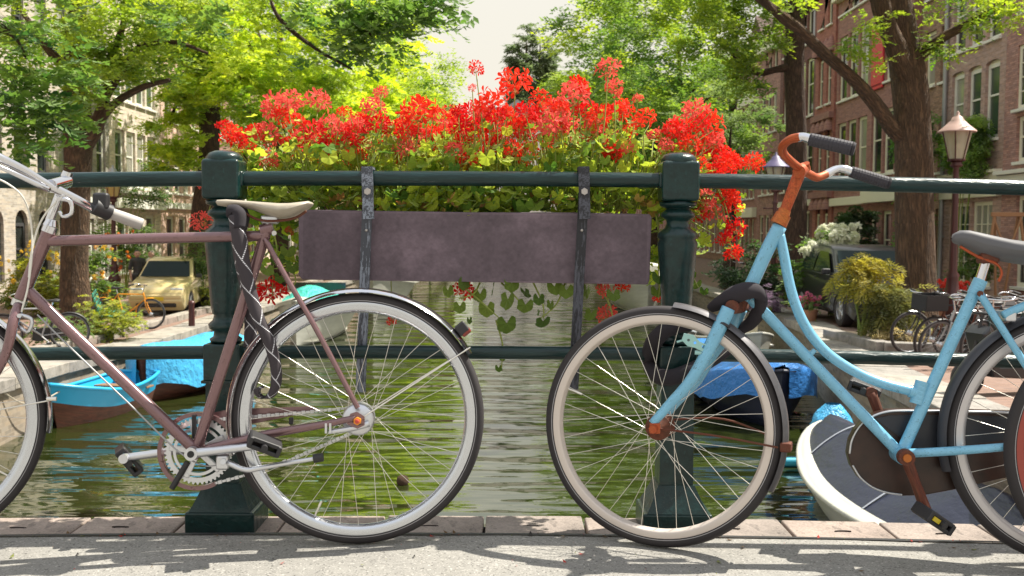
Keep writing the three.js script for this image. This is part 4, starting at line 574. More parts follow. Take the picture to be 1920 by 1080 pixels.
  const T = [[950, 607, 34], [1018, 603, 26], [912, 578, 30], [952, 562, 34], [985, 572, 28], [985, 548, 24], [900, 552, 26], [925, 540, 26], [862, 575, 22], [1010, 560, 22], [870, 530, 26], [840, 545, 22], [1108, 588, 26], [1062, 545, 26], [1100, 545, 26], [1150, 552, 24], [1032, 570, 18], [960, 532, 28], [1040, 538, 28], [1085, 560, 20], [1120, 620, 16], [1100, 650, 12], [935, 690, 14], [942, 672, 10], [820, 560, 16], [1235, 520, 24], [1232, 545, 22], [1305, 532, 20], [1320, 545, 16], [1298, 515, 14], [500, 505, 26], [520, 485, 26], [540, 470, 26], [548, 500, 22], [525, 520, 20], [505, 470, 24], [880, 600, 14], [1010, 585, 14]].map(([x, y, s]) => [at(x, y, rr(3.14, 3.2)), s * 3.1 / FPX * 1.32, rr(0.9, 1.7), rr(-0.5, 0.5)]);
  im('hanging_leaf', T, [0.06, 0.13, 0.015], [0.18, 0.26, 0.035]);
  for (let k = 0; k < 60; k++) { const px = rr(820, 1240); T.push([at(px, 530 + 75 * rnd() * rnd() * (px > 1160 ? 0.5 : 1), rr(3.16, 3.26)), rr(0.018, 0.038), rr(0.6, 1.8), rr(-0.8, 0.8)]); }
  const W = []; for (let k = 0; k < 90; k++) W.push([at(rr(560, 1230), rr(365, 400), 3.17 + 0.1 * rnd()), rr(0.015, 0.04)]);
  im('withered_leaf', W, [0.3, 0.1, 0.03], [0.6, 0.4, 0.1]);
}

// ---------------------------------------------------------------- bicycles
function bikePlane(px, py, yaw, lean) { // the leaning plane a bicycle stands in, and its measure: local x along the bicycle, y up, z towards the viewer
  let O = atY(px, py, 0); O = atY(px, py, deckY(O.x));
  const U = V(Math.cos(yaw), 0, -Math.sin(yaw)), back = V(-Math.sin(yaw), 0, -Math.cos(yaw)), W = V(0, Math.cos(lean), 0).addScaledVector(back, Math.sin(lean)), N = U.clone().cross(W);
  const m = new THREE.Matrix4().makeBasis(U, W, N), q = new THREE.Quaternion().setFromRotationMatrix(m);
  const pt = (x, y, w = 0) => { const r = ray(x, y), o = O.clone().addScaledVector(N, w), k = o.clone().sub(camera.position).dot(N) / r.dot(N), p = camera.position.clone().addScaledVector(r, k).sub(O); return V(p.dot(U), p.dot(W), p.dot(N)); };
  return { O, q, pt };
}
function ringGeo(profile, seg = 96) { return new THREE.LatheGeometry(profile.map(([r, z]) => new THREE.Vector2(r, z)), seg).rotateX(Math.PI / 2); }
function fenderGeo(r, a0, a1, half, drop) { return sheet(48, 8, (u, v) => { const a = lerp(a0, a1, u), s = (v - 0.5) * 2, q = r - drop * s * s; return [Math.cos(a) * q, Math.sin(a) * q, half * s, u * 6, v]; }); }
const wheelCache = {};
function wheel(parent, c, Rr, o = {}) {
  const g = new THREE.Group(); g.name = 'wheel'; g.position.copy(c); parent.add(g);
  const key = [Rr, o.n, o.w].join(), w = o.w || 0.0185;
  const G = wheelCache[key] ||= (() => {
    const tr = Rr - w, tp = []; for (let k = 0; k <= 14; k++) { const a = -2.3 + 4.6 * k / 14; tp.push([tr + Math.cos(a) * w * (1 + 0.04 * Math.cos(a * 6)), Math.sin(a) * w]); }
    const ri = Rr - 2 * w + 0.009, depth = o.depth || 0.028, rp = [[ri + 0.002, -0.015], [ri - 0.001, -0.0165], [ri - 0.014, -0.0165], [ri - 0.02, -0.0145], [ri - depth + 0.006, -0.011], [ri - depth, -0.004], [ri - depth, 0.004], [ri - depth + 0.006, 0.011], [ri - 0.02, 0.0145], [ri - 0.014, 0.0165], [ri - 0.001, 0.0165], [ri + 0.002, 0.015], [ri - 0.006, 0.012], [ri - 0.006, -0.012], [ri + 0.002, -0.015]];
    const spokes = [], n = o.n || 36, end = ri - depth + 0.001;
    for (let i = 0; i < n; i++) { const a = i / n * Math.PI * 2, z = i % 2 ? 0.03 : -0.03, b = a + (i % 4 < 2 ? 1 : -1) * 1.15, hr = 0.034; spokes.push(bar(V(Math.cos(b) * hr, Math.sin(b) * hr, z), V(Math.cos(a) * end, Math.sin(a) * end, 0), 0.0009, 0.0009, 5)); }
    const zb = w * 0.93;
    return { tyre: ringGeo(tp), line: [ringGeo([[ri + 0.003, -zb], [ri + 0.0055, -zb - 0.0012], [ri + 0.0065, -zb + 0.002]]), ringGeo([[ri + 0.003, zb], [ri + 0.0055, zb + 0.0012], [ri + 0.0065, zb - 0.002]])], rim: ringGeo(rp), spokes, hub: ringGeo([[0.006, -0.055], [0.012, -0.055], [0.014, -0.04], [0.036, -0.034], [0.037, -0.028], [0.016, -0.022], [0.014, 0], [0.016, 0.022], [0.037, 0.028], [0.036, 0.034], [0.014, 0.04], [0.012, 0.055], [0.006, 0.055], [0.006, 0.066], [0.0, 0.066]], 24), valve: join([bar(V(0, -end + 0.001, 0), V(0, -end + 0.03, 0), 0.003, 0.003, 6), bar(V(0, -end + 0.03, 0), V(0, -end + 0.045, 0), 0.0042, 0.0035, 8)]) };
  })();
  obj('tyre', G.tyre, o.tyre || M.tyre, g); if (o.line !== false) for (const l of G.line) obj('reflective_line', l, M.tyreBand, g);
  obj('rim', G.rim, o.rim || M.rimAlu, g); obj('hub', G.hub, o.hub || M.alu, g);
  if (o.valve !== undefined) { const v = obj('valve', G.valve, M.spoke, g); v.rotation.z = o.valve; }
  if (o.fewSpokes) obj('spokes', G.allSpokes ||= join(G.spokes), o.spoke || M.spoke, g); else for (const s of G.spokes) obj('spoke', s, o.spoke || M.spoke, g);
  if (o.steer) g.rotation.y = o.steer; return g;
}
function gripGeo(a, b, r0, r1) { return limb([a, a.clone().lerp(b, 0.33), a.clone().lerp(b, 0.66), b], [r0, (r0 + r1) / 2 * 1.03, r1], 20, 14, 0, 0.05); }
function saddleGeo(P, w0, w1) { // P: side outline top and bottom from nose to rear as [x, top, bottom, half width]
  const f = P; return sheet(f.length - 1, 20, (u, v) => { const k = Math.round(u * (f.length - 1)), [x, t, b, hw] = f[k], a = v * Math.PI * 2, c = Math.cos(a), s = Math.sin(a), m = (t + b) / 2, h = (t - b) / 2; return [x, s > 0 ? m + h * Math.pow(s, 0.75) : m + h * s * (1 - 0.2 * Math.abs(c)), hw * Math.sign(c) * Math.pow(Math.abs(c), 0.8)]; });
}
function chainGeo(pts, z) { const gs = []; for (let i = 0; i < pts.length - 1; i++) { const a = pts[i], b = pts[i + 1], L = a.distanceTo(b), n = Math.max(1, Math.round(L / 0.0127)), dir = b.clone().sub(a).normalize(), q = new THREE.Quaternion().setFromUnitVectors(V(1, 0, 0), dir); for (let k = 0; k < n; k++) { const p = a.clone().lerp(b, (k + 0.5) / n), h = k % 2 ? 0.0095 : 0.0065, g = bx(0.0105, h, k % 2 ? 0.008 : 0.005); g.applyQuaternion(q); g.translate(p.x, p.y, p.z); gs.push(g); } } return join(gs); }
function chainring(r, teeth, arms) {
  const o = []; for (let k = 0; k < teeth; k++) for (const [f, q] of [[0, 0], [0.25, 0.006], [0.5, 0.006], [0.75, 0]]) { const a = (k + f) / teeth * 6.2832; o.push([Math.cos(a) * (r - 0.004 + q), Math.sin(a) * (r - 0.004 + q)]); }
  const circ = (q) => arc(0, 0, q, 0, 6.2, 60).reverse(), gs = [ext(o, 0.004, [circ(r - 0.017)]), ext(arc(0, 0, r - 0.024, 0, 6.24, 60), 0.004, [circ(r - 0.032)]).translate(0, 0, 0.005)];
  for (let k = 0; k < arms; k++) { const a = k / arms * 6.283 + 0.5; gs.push(rbx(r - 0.012, 0.018, 0.007, 0.003, (r - 0.012) / 2, 0, 0.006).rotateZ(a)); gs.push(new THREE.CylinderGeometry(0.006, 0.006, 0.012, 8).rotateX(Math.PI / 2).translate(Math.cos(a) * (r - 0.02), Math.sin(a) * (r - 0.02), 0.006)); }
  return join(gs);
}
function pedalGeo() { return join([rbx(0.088, 0.012, 0.07, 0.004, 0, 0.011, 0), rbx(0.088, 0.012, 0.07, 0.004, 0, -0.011, 0), rbx(0.012, 0.03, 0.075, 0.003, 0.04, 0, 0), rbx(0.012, 0.03, 0.075, 0.003, -0.04, 0, 0), new THREE.CylinderGeometry(0.009, 0.009, 0.1, 10).rotateX(Math.PI / 2)]); }

{ // ------------ mauve touring bicycle on the left
  const { O, q, pt } = bikePlane(674, 1019, 5 * R, 4 * R), P = pt;
  const t = thing('bicycle', 'mauve diamond-frame bicycle with chrome fenders leaning on the left railing post', 'bicycle', O); t.quaternion.copy(q);
  const b = (n, a, c, r0, r1, m = M.mauve) => obj(n, [bar(a, c, r0, r1, 16)], m, t);
  const BB = P(368, 845), hub = P(673, 784), Rr = hub.y;
  wheel(t, hub, Rr, { valve: -0.42, depth: 0.03, w: 0.0175 });
  b('head_tube', P(92, 433), P(39, 561), 0.0185); for (const g of [bar(P(96, 424), P(91, 436), 0.021, 0.021), bar(P(98, 412), P(95, 424), 0.016, 0.022), bar(P(38, 562), P(33, 574), 0.021, 0.019)]) obj('headset_ring', [g], M.chrome, t);
  b('top_tube', P(84, 452), P(496, 442), 0.0152); b('down_tube', P(54, 547), BB, 0.0165); b('seat_tube', P(501, 429), BB, 0.0155);
  for (const s of [1, -1]) { obj('seat_stay', [limb([P(497, 448, s * 0.018), P(532, 512, s * 0.03), P(590, 612, s * 0.05), P(671, 765, s * 0.066)], [0.0085, 0.0075], 20, 10)], M.mauve, t); obj('chain_stay', [limb([P(385, 843, s * 0.025), P(440, 829, s * 0.04), P(513, 812, s * 0.05), P(600, 797, s * 0.062), P(665, 784, s * 0.066)], [0.0125, 0.013, 0.009], 20, 10)], M.mauve, t); }
  obj('bottom_bracket', [bar(BB.clone().add(V(0, 0, -0.036)), BB.clone().add(V(0, 0, 0.036)), 0.0215, 0.0215, 20)], M.mauve, t); obj('seat_lug', [bar(P(489, 433), P(512, 427), 0.018, 0.018, 14)], M.mauve, t);
  obj('dropout', [ext([[-0.03, -0.008], [0.0, -0.022], [0.02, -0.012], [0.02, 0.012], [-0.002, 0.026], [-0.02, 0.02]], 0.006).translate(hub.x, hub.y, 0.062)], M.mauve, t);
  obj('drum_brake', [ringGeo([[0, -0.03], [0.04, -0.03], [0.046, -0.022], [0.046, 0.03], [0.042, 0.044], [0.02, 0.05], [0, 0.05]], 28).translate(hub.x, hub.y, 0)], M.alu, t);
  obj('brake_arm', [limb([P(692, 794, 0.056), P(660, 803, 0.058), P(616, 810, 0.06)], [0.0095, 0.007], 8, 8), ...[0, 1].map(k => bx(0.006, 0.028, 0.03).translate(...P(612 + k * 8, 802, 0.06).toArray()))], M.alu, t);
  obj('axle_cap', [bar(V(hub.x, hub.y, 0.06), V(hub.x, hub.y, 0.078), 0.0125, 0.011, 6)], M.orange, t); obj('axle_nut', [bar(V(hub.x, hub.y, 0.078), V(hub.x, hub.y, 0.088), 0.007, 0.005, 10)], M.red, t);
  // fenders
  obj('rear_fender', [fenderGeo(Rr + 0.016, 30 * R, 196 * R, 0.026, 0.013).translate(hub.x, hub.y, 0)], M.chrome, t);
  obj('fender_stay', [bar(V(hub.x, hub.y, 0.066), P(882, 651, 0.027), 0.0022), bar(V(hub.x, hub.y, -0.066), P(882, 651, -0.027), 0.0022)], M.spoke, t);
  const rl = obj('rear_light', [rbx(0.034, 0.034, 0.036, 0.006).rotateZ(-0.9).translate(...P(866, 616, 0).toArray())], M.black, t); obj('lens', [rbx(0.02, 0.03, 0.032, 0.006).rotateZ(-0.9).translate(...P(873, 622, 0.001).toArray())], M.redLens, rl);
  const fw = P(-176, 794), steer = 20 * R; wheel(t, fw, fw.y - 0.001, { steer, valve: 1, depth: 0.03, w: 0.0175 });
  const ff = obj('front_fender', [fenderGeo(fw.y + 0.014, -7 * R, 110 * R, 0.027, 0.014)], M.chrome, t); ff.position.copy(fw); ff.rotation.y = steer;
  obj('fender_clip', [bar(P(-120, 790, 0.06), P(98, 750, 0.03), 0.002), bar(P(88, 748, 0.032), P(106, 748, 0.03), 0.006)], M.spoke, t);
  for (const s of [1, -1]) obj('fork_blade', [limb([P(35, 572, s * 0.01), P(26, 600, s * 0.04), P(8, 670, s * 0.05), P(-40, 740, s * 0.055), P(-133, 794, s * 0.06)], [0.014, 0.0145, 0.012, 0.009], 24, 10)], M.mauve, t);
  obj('front_brake', [limb([P(38, 590, 0.03), P(60, 600, 0.035), P(52, 622, 0.035), P(34, 612, 0.03)], [0.006, 0.005], 10, 8), bar(P(36, 592, 0.01), P(36, 592, 0.045), 0.006)], M.alu, t);
  // stem, bars, levers, cables
  b('stem', P(93, 414), P(126, 329), 0.0125, 0.0135, M.chrome); obj('stem_cap', [bar(P(124, 333), P(128, 323), 0.016, 0.015)], M.chrome, t);
  obj('handlebar', [tube([P(-70, 262, 0.24), P(7, 300, 0.18), P(50, 323, 0.13), P(82, 343, 0.09), P(110, 357, 0.06), P(145, 375, 0.02), P(173, 390, -0.02), P(205, 401, -0.05)], 0.0125, 40, 12), bar(P(126, 340, 0.0), P(96, 349, 0.075), 0.018, 0.019)], M.chrome, t);
  obj('grip', [gripGeo(P(208, 400, -0.05), P(266, 421, -0.09), 0.0165, 0.0175)], M.gripGrey, t); obj('grip', [gripGeo(P(-60, 268, 0.23), P(-120, 240, 0.3), 0.0165, 0.0175)], M.gripGrey, t);
  obj('shifter_clamp', [bar(P(176, 386, -0.02), P(206, 399, -0.05), 0.0235, 0.0235, 16), rbx(0.045, 0.05, 0.03, 0.01).translate(...P(190, 378, -0.03).toArray())], M.black, t);
  obj('brake_lever', [limb([P(116, 372, 0.06), P(132, 378, 0.05), P(134, 400, 0.05), P(118, 406, 0.05), P(112, 396, 0.05)], [0.007, 0.006, 0.005], 16, 8), bar(P(110, 372, 0.05), P(124, 366, 0.05), 0.012)], M.chrome, t);
  obj('brake_lever', [limb([P(92, 356, 0.1), P(70, 346, 0.13), P(20, 322, 0.18), P(-40, 296, 0.22)], [0.008, 0.006], 16, 8)], M.chrome, t);
  obj('brake_cable', [tube([P(-20, 330, 0.12), P(10, 342, 0.12), P(40, 366, 0.1), P(57, 410, 0.06), P(60, 470, 0.04), P(52, 540, 0.03), P(40, 585, 0.03)], 0.0028, 40, 6)], M.white, t);
  obj('brake_cable', [tube([P(106, 378, 0.05), P(86, 400, 0.05), P(70, 430, 0.04), P(58, 480, 0.03), P(54, 520, 0.026)], 0.0026, 30, 6)], M.white, t);
  obj('brake_cable', [tube([P(70, 590, 0.024), P(120, 640, 0.022), P(240, 755, 0.022), P(350, 858, 0.024), P(390, 874, 0.03), P(420, 868, 0.035)], 0.0024, 40, 6)], M.zinc, t);
  // saddle
  const sp = (x, y0, y1, w) => { const a = P(x, y0), c = P(x, y1); return [a.x, a.y, c.y, w]; };
  obj('saddle', [saddleGeo([sp(405, 378, 380, 0.004), sp(408, 375, 385, 0.016), sp(425, 374, 388, 0.021), sp(450, 376, 389, 0.026), sp(475, 378, 394, 0.034), sp(500, 380, 404, 0.048), sp(525, 382, 411, 0.062), sp(545, 382, 409, 0.07), sp(565, 380, 400, 0.068), sp(580, 378, 390, 0.05), sp(586, 380, 386, 0.02), sp(588, 382, 384, 0.004)])], M.saddle, t);
  obj('saddle_rail', [1, -1].map(s => tube([P(430, 389, s * 0.015), P(455, 398, s * 0.02), P(485, 412, s * 0.022), P(520, 414, s * 0.022), P(555, 408, s * 0.03), P(574, 396, s * 0.04)], 0.0038, 24, 8)), M.darkRust, t);
  obj('seatpost', [bar(P(501, 430), P(505, 414), 0.0125), rbx(0.05, 0.024, 0.04, 0.008).translate(...P(506, 412).toArray())], M.alu, t);
  obj('seat_bolt', [bar(P(514, 437, 0.02), P(514, 437, 0.036), 0.008, 0.007, 8)], M.chrome, t);
  obj('saddle_bag', [limb([P(435, 392, 0.0), P(452, 402, 0.0), P(447, 428, 0.01)], [0.02, 0.024, 0.024], 12, 12)], M.fabric, t);
  // drive
  const cr = obj('chainring', chainring(0.094, 46, 5), M.alu, t); cr.position.set(BB.x - 0.004, BB.y - 0.008, -0.05);
  const ccx = BB.x - 0.006, ccy = BB.y - 0.008, S = (x, y) => { const p = P(x, y, -0.055); return [p.x, p.y]; };
  obj('chain_guard', [ext([...arc(ccx, ccy, 0.112, 0.6, 5.2, 50), ...arc(ccx, ccy, 0.1, 5.2, 0.6, 50)], 0.022).translate(0, 0, -0.062), ext([S(385, 777), S(430, 768), S(560, 763), S(585, 762), S(600, 768), S(520, 786), S(470, 796), S(430, 800), S(412, 790)], 0.004).translate(0, 0, -0.068)], M.mauve, t);
  obj('guard_bracket', [bar(P(364, 778, -0.036), P(364, 822, -0.036), 0.0065), bar(P(352, 866, -0.036), P(322, 916, -0.036), 0.0085), rbx(0.012, 0.02, 0.02, 0.003).translate(...P(546, 789, -0.05).toArray())], M.black, t);
  obj('chain', chainGeo([P(410, 786, -0.048), P(540, 776, -0.048), P(655, 765, -0.048)]), M.alu, t); obj('chain', chainGeo([P(385, 911, -0.048), P(456, 892, -0.048), P(546, 861, -0.048), P(660, 811, -0.048)]), M.alu, t);
  const crank = (a, c, z) => join([limb([V(a.x, a.y, z), V(lerp(a.x, c.x, 0.5), lerp(a.y, c.y, 0.5), z + 0.004 * Math.sign(z)), V(c.x, c.y, z + 0.01 * Math.sign(z))], [0.0135, 0.0115, 0.0115], 10, 10), bar(V(a.x, a.y, z - 0.012), V(a.x, a.y, z + 0.014), 0.0195, 0.018, 20), bar(V(c.x, c.y, z - 0.006), V(c.x, c.y, z + 0.018), 0.0135, 0.0135, 16)]);
  const c1 = P(492, 835, 0.07), c2 = P(236, 858, -0.08);
  obj('crank_arm', crank(BB, c1, 0.055), M.alu, t); obj('crank_arm', crank(BB, c2, -0.07), M.alu, t); obj('crank_bolt', [bar(V(BB.x, BB.y, 0.068), V(BB.x, BB.y, 0.0715), 0.0095, 0.0095, 14)], M.dark, t);
  const pe1 = obj('pedal', pedalGeo(), M.black, t); pe1.position.copy(P(496, 832, 0.115)); pe1.rotation.set(0.15, 0.15, -0.42);
  const pe2 = obj('pedal', pedalGeo(), M.black, t); pe2.position.copy(P(242, 862, -0.12)); pe2.rotation.set(0.1, 0.3, -0.95);
  const ks = obj('kickstand', [limb([P(418, 862, 0.03), P(433, 870, 0.055), P(461, 881, 0.068), P(490, 877, 0.07), P(540, 868, 0.072), P(590, 860, 0.074)], [0.009, 0.0085, 0.0075, 0.0065], 24, 10), rbx(0.035, 0.042, 0.03, 0.008).translate(...P(418, 866, 0.04).toArray()), bar(P(418, 866, 0.05), P(418, 866, 0.066), 0.009, 0.008, 10)], M.alu, t); obj('rubber_foot', [bar(P(588, 860, 0.074), P(606, 857, 0.075), 0.0125, 0.012, 12)], M.black, ks);
  // cable lock in a woven sleeve
  const lk = thing('cable_lock', 'black woven cable lock with white zigzag hanging below the cream saddle', 'lock', O); lk.quaternion.copy(q);
  obj('sleeve', [limb([P(441, 404, 0.036), P(448, 440, 0.042), P(458, 500, 0.044), P(470, 550, 0.046), P(486, 600, 0.05), P(506, 645, 0.048), P(517, 690, 0.04), P(516, 725, 0.034), P(503, 745, 0.03), P(489, 741, 0.03), P(484, 726, 0.03)], [0.019, 0.021, 0.0185, 0.018, 0.017, 0.0165, 0.016, 0.0155, 0.0155, 0.0155], 90, 14, 0.06, 0.07)], M.weave, lk);
  obj('sleeve', [limb([P(443, 420, 0.0), P(452, 490, -0.02), P(464, 545, -0.03), P(470, 600, -0.03), P(468, 650, -0.04)], [0.02, 0.019, 0.018, 0.018], 40, 12, 0.06, 0.07)], M.weave, lk);
  obj('lock_head', [limb([P(428, 396, 0.03), P(446, 398, 0.036), P(448, 430, 0.042)], [0.018, 0.021, 0.021], 12, 12)], M.fabric, lk);
}
{ // ------------ light blue step-through bicycle on the right
  const { O, q, pt } = bikePlane(1240, 1026, -7.5 * R, 4 * R), P = pt;
  const t = thing('bicycle', 'light blue step-through bicycle with rusty orange handlebar leaning on the railing', 'bicycle', O); t.quaternion.copy(q);
  const BB = P(1689, 852), fc = P(1238, 799), rc = P(2018, 824), Rr = fc.y, steer = -13 * R;
  wheel(t, fc, Rr - 0.001, { steer, rim: mat(0.62, 0.55, 0.5, 0.45, 0.3), valve: -1.9, spoke: M.spoke, hub: M.darkRust, depth: 0.025, w: 0.018 });
  wheel(t, rc, rc.y - 0.002, { rim: mat(0.55, 0.52, 0.52, 0.4, 0.4), valve: 2, depth: 0.027, w: 0.018 });
  obj('head_tube', [limb([P(1462, 424), P(1440, 466), P(1404, 543), P(1392, 562)], [0.0205, 0.0195, 0.019], 12, 16)], M.sky, t);
  obj('top_tube', [limb([P(1462, 440), P(1469, 474), P(1483, 544), P(1501, 594), P(1526, 635), P(1557, 667), P(1605, 698), P(1652, 718), P(1728, 738)], [0.014, 0.0145, 0.0145, 0.0145, 0.0145], 60, 14)], M.sky, t);
  obj('down_tube', [bar(P(1408, 560), BB, 0.0155, 0.0155, 16)], M.sky, t); obj('seat_tube', [bar(P(1834, 533), BB, 0.0165, 0.0165, 16)], M.sky, t);
  obj('frame_strut', [bar(P(1513, 672), P(1528, 656), 0.007)], M.sky, t);
  obj('lug', [bar(P(1730, 715), P(1718, 757), 0.0195), bar(P(1705, 733), P(1727, 739), 0.0175)], M.sky, t); obj('lug', [bar(P(1839, 525), P(1826, 552), 0.0195)], M.sky, t); obj('bottom_bracket', [bar(V(BB.x, BB.y, -0.036), V(BB.x, BB.y, 0.036), 0.024, 0.024, 20)], M.sky, t);
  obj('lug_bolt', [bar(P(1838, 551, 0.02), P(1838, 551, 0.034), 0.009, 0.008, 8)], M.darkRust, t);
  for (const s of [1, -1]) { obj('seat_stay', [limb([P(1838, 552, s * 0.024), P(1870, 602, s * 0.045), P(1915, 672, s * 0.06), P(2012, 818, s * 0.068)], [0.0105, 0.0095], 20, 10)], M.sky, t); obj('chain_stay', [limb([P(1700, 850, s * 0.025), P(1760, 847, s * 0.045), P(1860, 840, s * 0.055), P(2010, 826, s * 0.066)], [0.0125, 0.012, 0.01], 20, 10)], M.sky, t); }
  obj('rear_rack', [tube([P(1880, 592, 0.04), P(1905, 580, 0.04), P(1990, 552, 0.04), P(2160, 548, 0.04)], 0.012, 24, 10), tube([P(1880, 592, -0.04), P(1905, 580, -0.04), P(1990, 552, -0.04), P(2160, 548, -0.04)], 0.012, 24, 10)], M.sky, t);
  obj('rack_clamp', [rbx(0.03, 0.03, 0.1, 0.006).translate(...P(1884, 592, 0).toArray())], M.alu, t);
  // steered front end: fork, fender, stays
  const fr = new THREE.Matrix4().makeRotationY(steer), piv = P(1330, 690), F = (x, y, w) => { const p = P(x, y, 0); const k = clamp((p.y - 0.2) / 0.5, 0, 1); return V(p.x, p.y, 0).add(V(Math.sin(steer) * w * 0 + w * Math.sin(steer), 0, w * Math.cos(steer))); };
  for (const s of [1, -1]) obj('fork_blade', [limb([F(s > 0 ? 1372 : 1384, 578, s * 0.052), F(s > 0 ? 1354 : 1366, 616, s * 0.054), F(1330, 664, s * 0.056), F(1300, 714, s * 0.058), F(1262, 756, s * 0.06), F(1232, 790, s * 0.062)], [0.0205, 0.0205, 0.0185, 0.0165, 0.014, 0.0125], 40, 12)], M.sky, t);
  obj('fork_crown', [bar(F(1386, 574, -0.06), F(1378, 576, 0.062), 0.02, 0.02), bar(P(1393, 560), P(1384, 580), 0.019)], M.darkRust, t);
  obj('axle_nut', [bar(F(1236, 799, 0.06), F(1236, 799, 0.085), 0.014, 0.012, 6), rbx(0.03, 0.03, 0.012, 0.004).translate(...F(1238, 798, 0.07).toArray())], M.rust, t);
  const ff = obj('front_fender', [fenderGeo(Rr + 0.012, -27 * R, 84 * R, 0.028, 0.014)], M.fenderGrey, t); ff.position.copy(fc); ff.rotation.y = steer;
  const st = (w) => obj('fender_stay', [tube([V(0.01, 0, 0.06), V(Rr * 0.5, -0.012 * w, 0.05), V(Rr * 0.96, -0.035, 0.032)].map(p => V(p.x, p.y + (w < 0 ? 0.012 : 0), p.z * w)), 0.0032, 12, 6)], M.darkRust, t); for (const w of [1, -1]) { const m = st(w); m.position.copy(fc); m.rotation.y = steer; }
  const cl = obj('stay_clamp', [rbx(0.03, 0.026, 0.06, 0.005, Rr + 0.005, -0.035, 0)], M.darkRust, t); cl.position.copy(fc); cl.rotation.y = steer;
  const lb = obj('lamp_bracket', [ext([[0.035, -0.025], [0.05, -0.008], [0.012, 0.008], [-0.005, 0.026], [-0.03, 0.03], [-0.036, 0.012], [-0.02, -0.004], [0.0, -0.008]], 0.005, [arc(-0.018, 0.012, 0.005, 0, 6.2, 10).reverse(), arc(0.0, 0.005, 0.005, 0, 6.2, 10).reverse(), arc(0.024, -0.006, 0.006, 0, 6.2, 10).reverse()], 0.001), bar(V(0.0, -0.022, 0), V(0.05, -0.026, 0), 0.006), bar(V(-0.05, 0.006, 0), V(-0.03, 0.012, 0), 0.003)], mat(0.3, 0.52, 0.5, 0.5, 0.2), t); lb.position.copy(P(1303, 646, 0.06));
  // stem and swept bar
  obj('headset', [bar(P(1459, 421), P(1469, 402), 0.024, 0.022, 20), bar(P(1467, 405), P(1472, 393), 0.019, 0.017, 20)], mat(0.55, 0.3, 0.1, 0.45, 0.5, { map: rustT }), t);
  obj('stem', [bar(P(1468, 404), P(1500, 322), 0.0145, 0.0175, 18)], M.rust, t); obj('stem_clamp', [bar(P(1498, 322, 0.028), P(1508, 316, -0.03), 0.018, 0.018, 14), bar(P(1512, 306, -0.0), P(1514, 316, -0.012), 0.009, 0.008, 10)], M.rust, t);
  obj('handlebar', [tube([P(1504, 320, 0.0), P(1493, 311, 0.035), P(1479, 299, 0.075), P(1468, 286, 0.115), P(1469, 272, 0.16), P(1483, 261, 0.19), P(1501, 257, 0.205)], 0.0118, 40, 12), tube([P(1504, 320, 0.0), P(1518, 327, -0.045), P(1532, 333, -0.09), P(1549, 327, -0.122)], 0.0118, 30, 12)], M.rust, t);
  obj('bar_end', [tube([P(1496, 258, 0.2), P(1506, 257, 0.207), P(1524, 262, 0.215)], 0.0122, 12, 12), tube([P(1545, 329, -0.118), P(1568, 318, -0.142), P(1582, 317, -0.148), P(1600, 323, -0.152)], 0.0122, 20, 12)], M.chrome, t);
  for (const [a, b] of [[P(1517, 261, 0.213), P(1598, 279, 0.235)], [P(1595, 322, -0.152), P(1664, 343, -0.165)]]) { const g = obj('grip', [gripGeo(a, b, 0.0165, 0.018)], M.grip, t); obj('grip_end', [bar(b, b.clone().lerp(a, -0.06), 0.0185, 0.016, 14)], M.grip, g); }
  // saddle and post
  const sp = (x, y0, y1, w) => { const a = P(x, y0), c = P(x, y1); return [a.x, a.y, c.y, w]; };
  obj('saddle', [saddleGeo([sp(1784, 446, 449, 0.004), sp(1788, 438, 456, 0.017), sp(1800, 432, 461, 0.026), sp(1816, 432, 468, 0.032), sp(1838, 437, 480, 0.04), sp(1862, 443, 487, 0.055), sp(1886, 449, 492, 0.074), sp(1912, 453, 496, 0.092), sp(1945, 452, 500, 0.104), sp(1975, 448, 500, 0.1), sp(1998, 448, 490, 0.075), sp(2006, 456, 476, 0.03), sp(2008, 464, 468, 0.004)])], M.greySaddle, t);
  obj('saddle_rail', [1, -1].map(s => tube([P(1800, 462, s * 0.012), P(1835, 482, s * 0.02), P(1870, 496, s * 0.025), P(1878, 512, s * 0.03), P(1872, 528, s * 0.03)], 0.004, 20, 8)), M.rust, t);
  obj('seatpost', [bar(P(1834, 533), P(1850, 484), 0.0128, 0.0128, 16)], M.chrome, t); obj('seat_clamp', [rbx(0.05, 0.03, 0.05, 0.008).translate(...P(1852, 484).toArray())], M.darkRust, t);
  // black oilcloth chain case behind the frame
  const S = (x, y) => { const p = P(x, y, -0.04); return [p.x, p.y]; };
  const outline = [S(1592, 850), S(1596, 826), S(1606, 806), S(1620, 790), S(1640, 778), S(1666, 771), S(1720, 770), S(1800, 771), S(1900, 774), S(2040, 790), S(2062, 815), S(2062, 845), S(2040, 868), S(1960, 884), S(1880, 894), S(1790, 915), S(1730, 926), S(1690, 927), S(1660, 922), S(1634, 912), S(1612, 894), S(1598, 872)];
  obj('chain_case', [ext(outline, 0.035, [], 0.004).translate(0, 0, -0.075)], M.oilcloth, t);
  obj('case_panel', [ext([S(1640, 784), S(1668, 778), S(1800, 778), S(1900, 781), S(1900, 822), S(1780, 838), S(1712, 838)], 0.003).translate(0, 0, -0.035)], M.oilnavy, t);
  obj('case_rim', [limb([...outline.slice(0, 9), S(2030, 790)].map(p => V(p[0], p[1], -0.033)), [0.0035, 0.0035], 60, 6), limb([...outline.slice(17).reverse()].map(p => V(p[0], p[1], -0.033)), [0.003, 0.003], 20, 6)], M.alu, t);
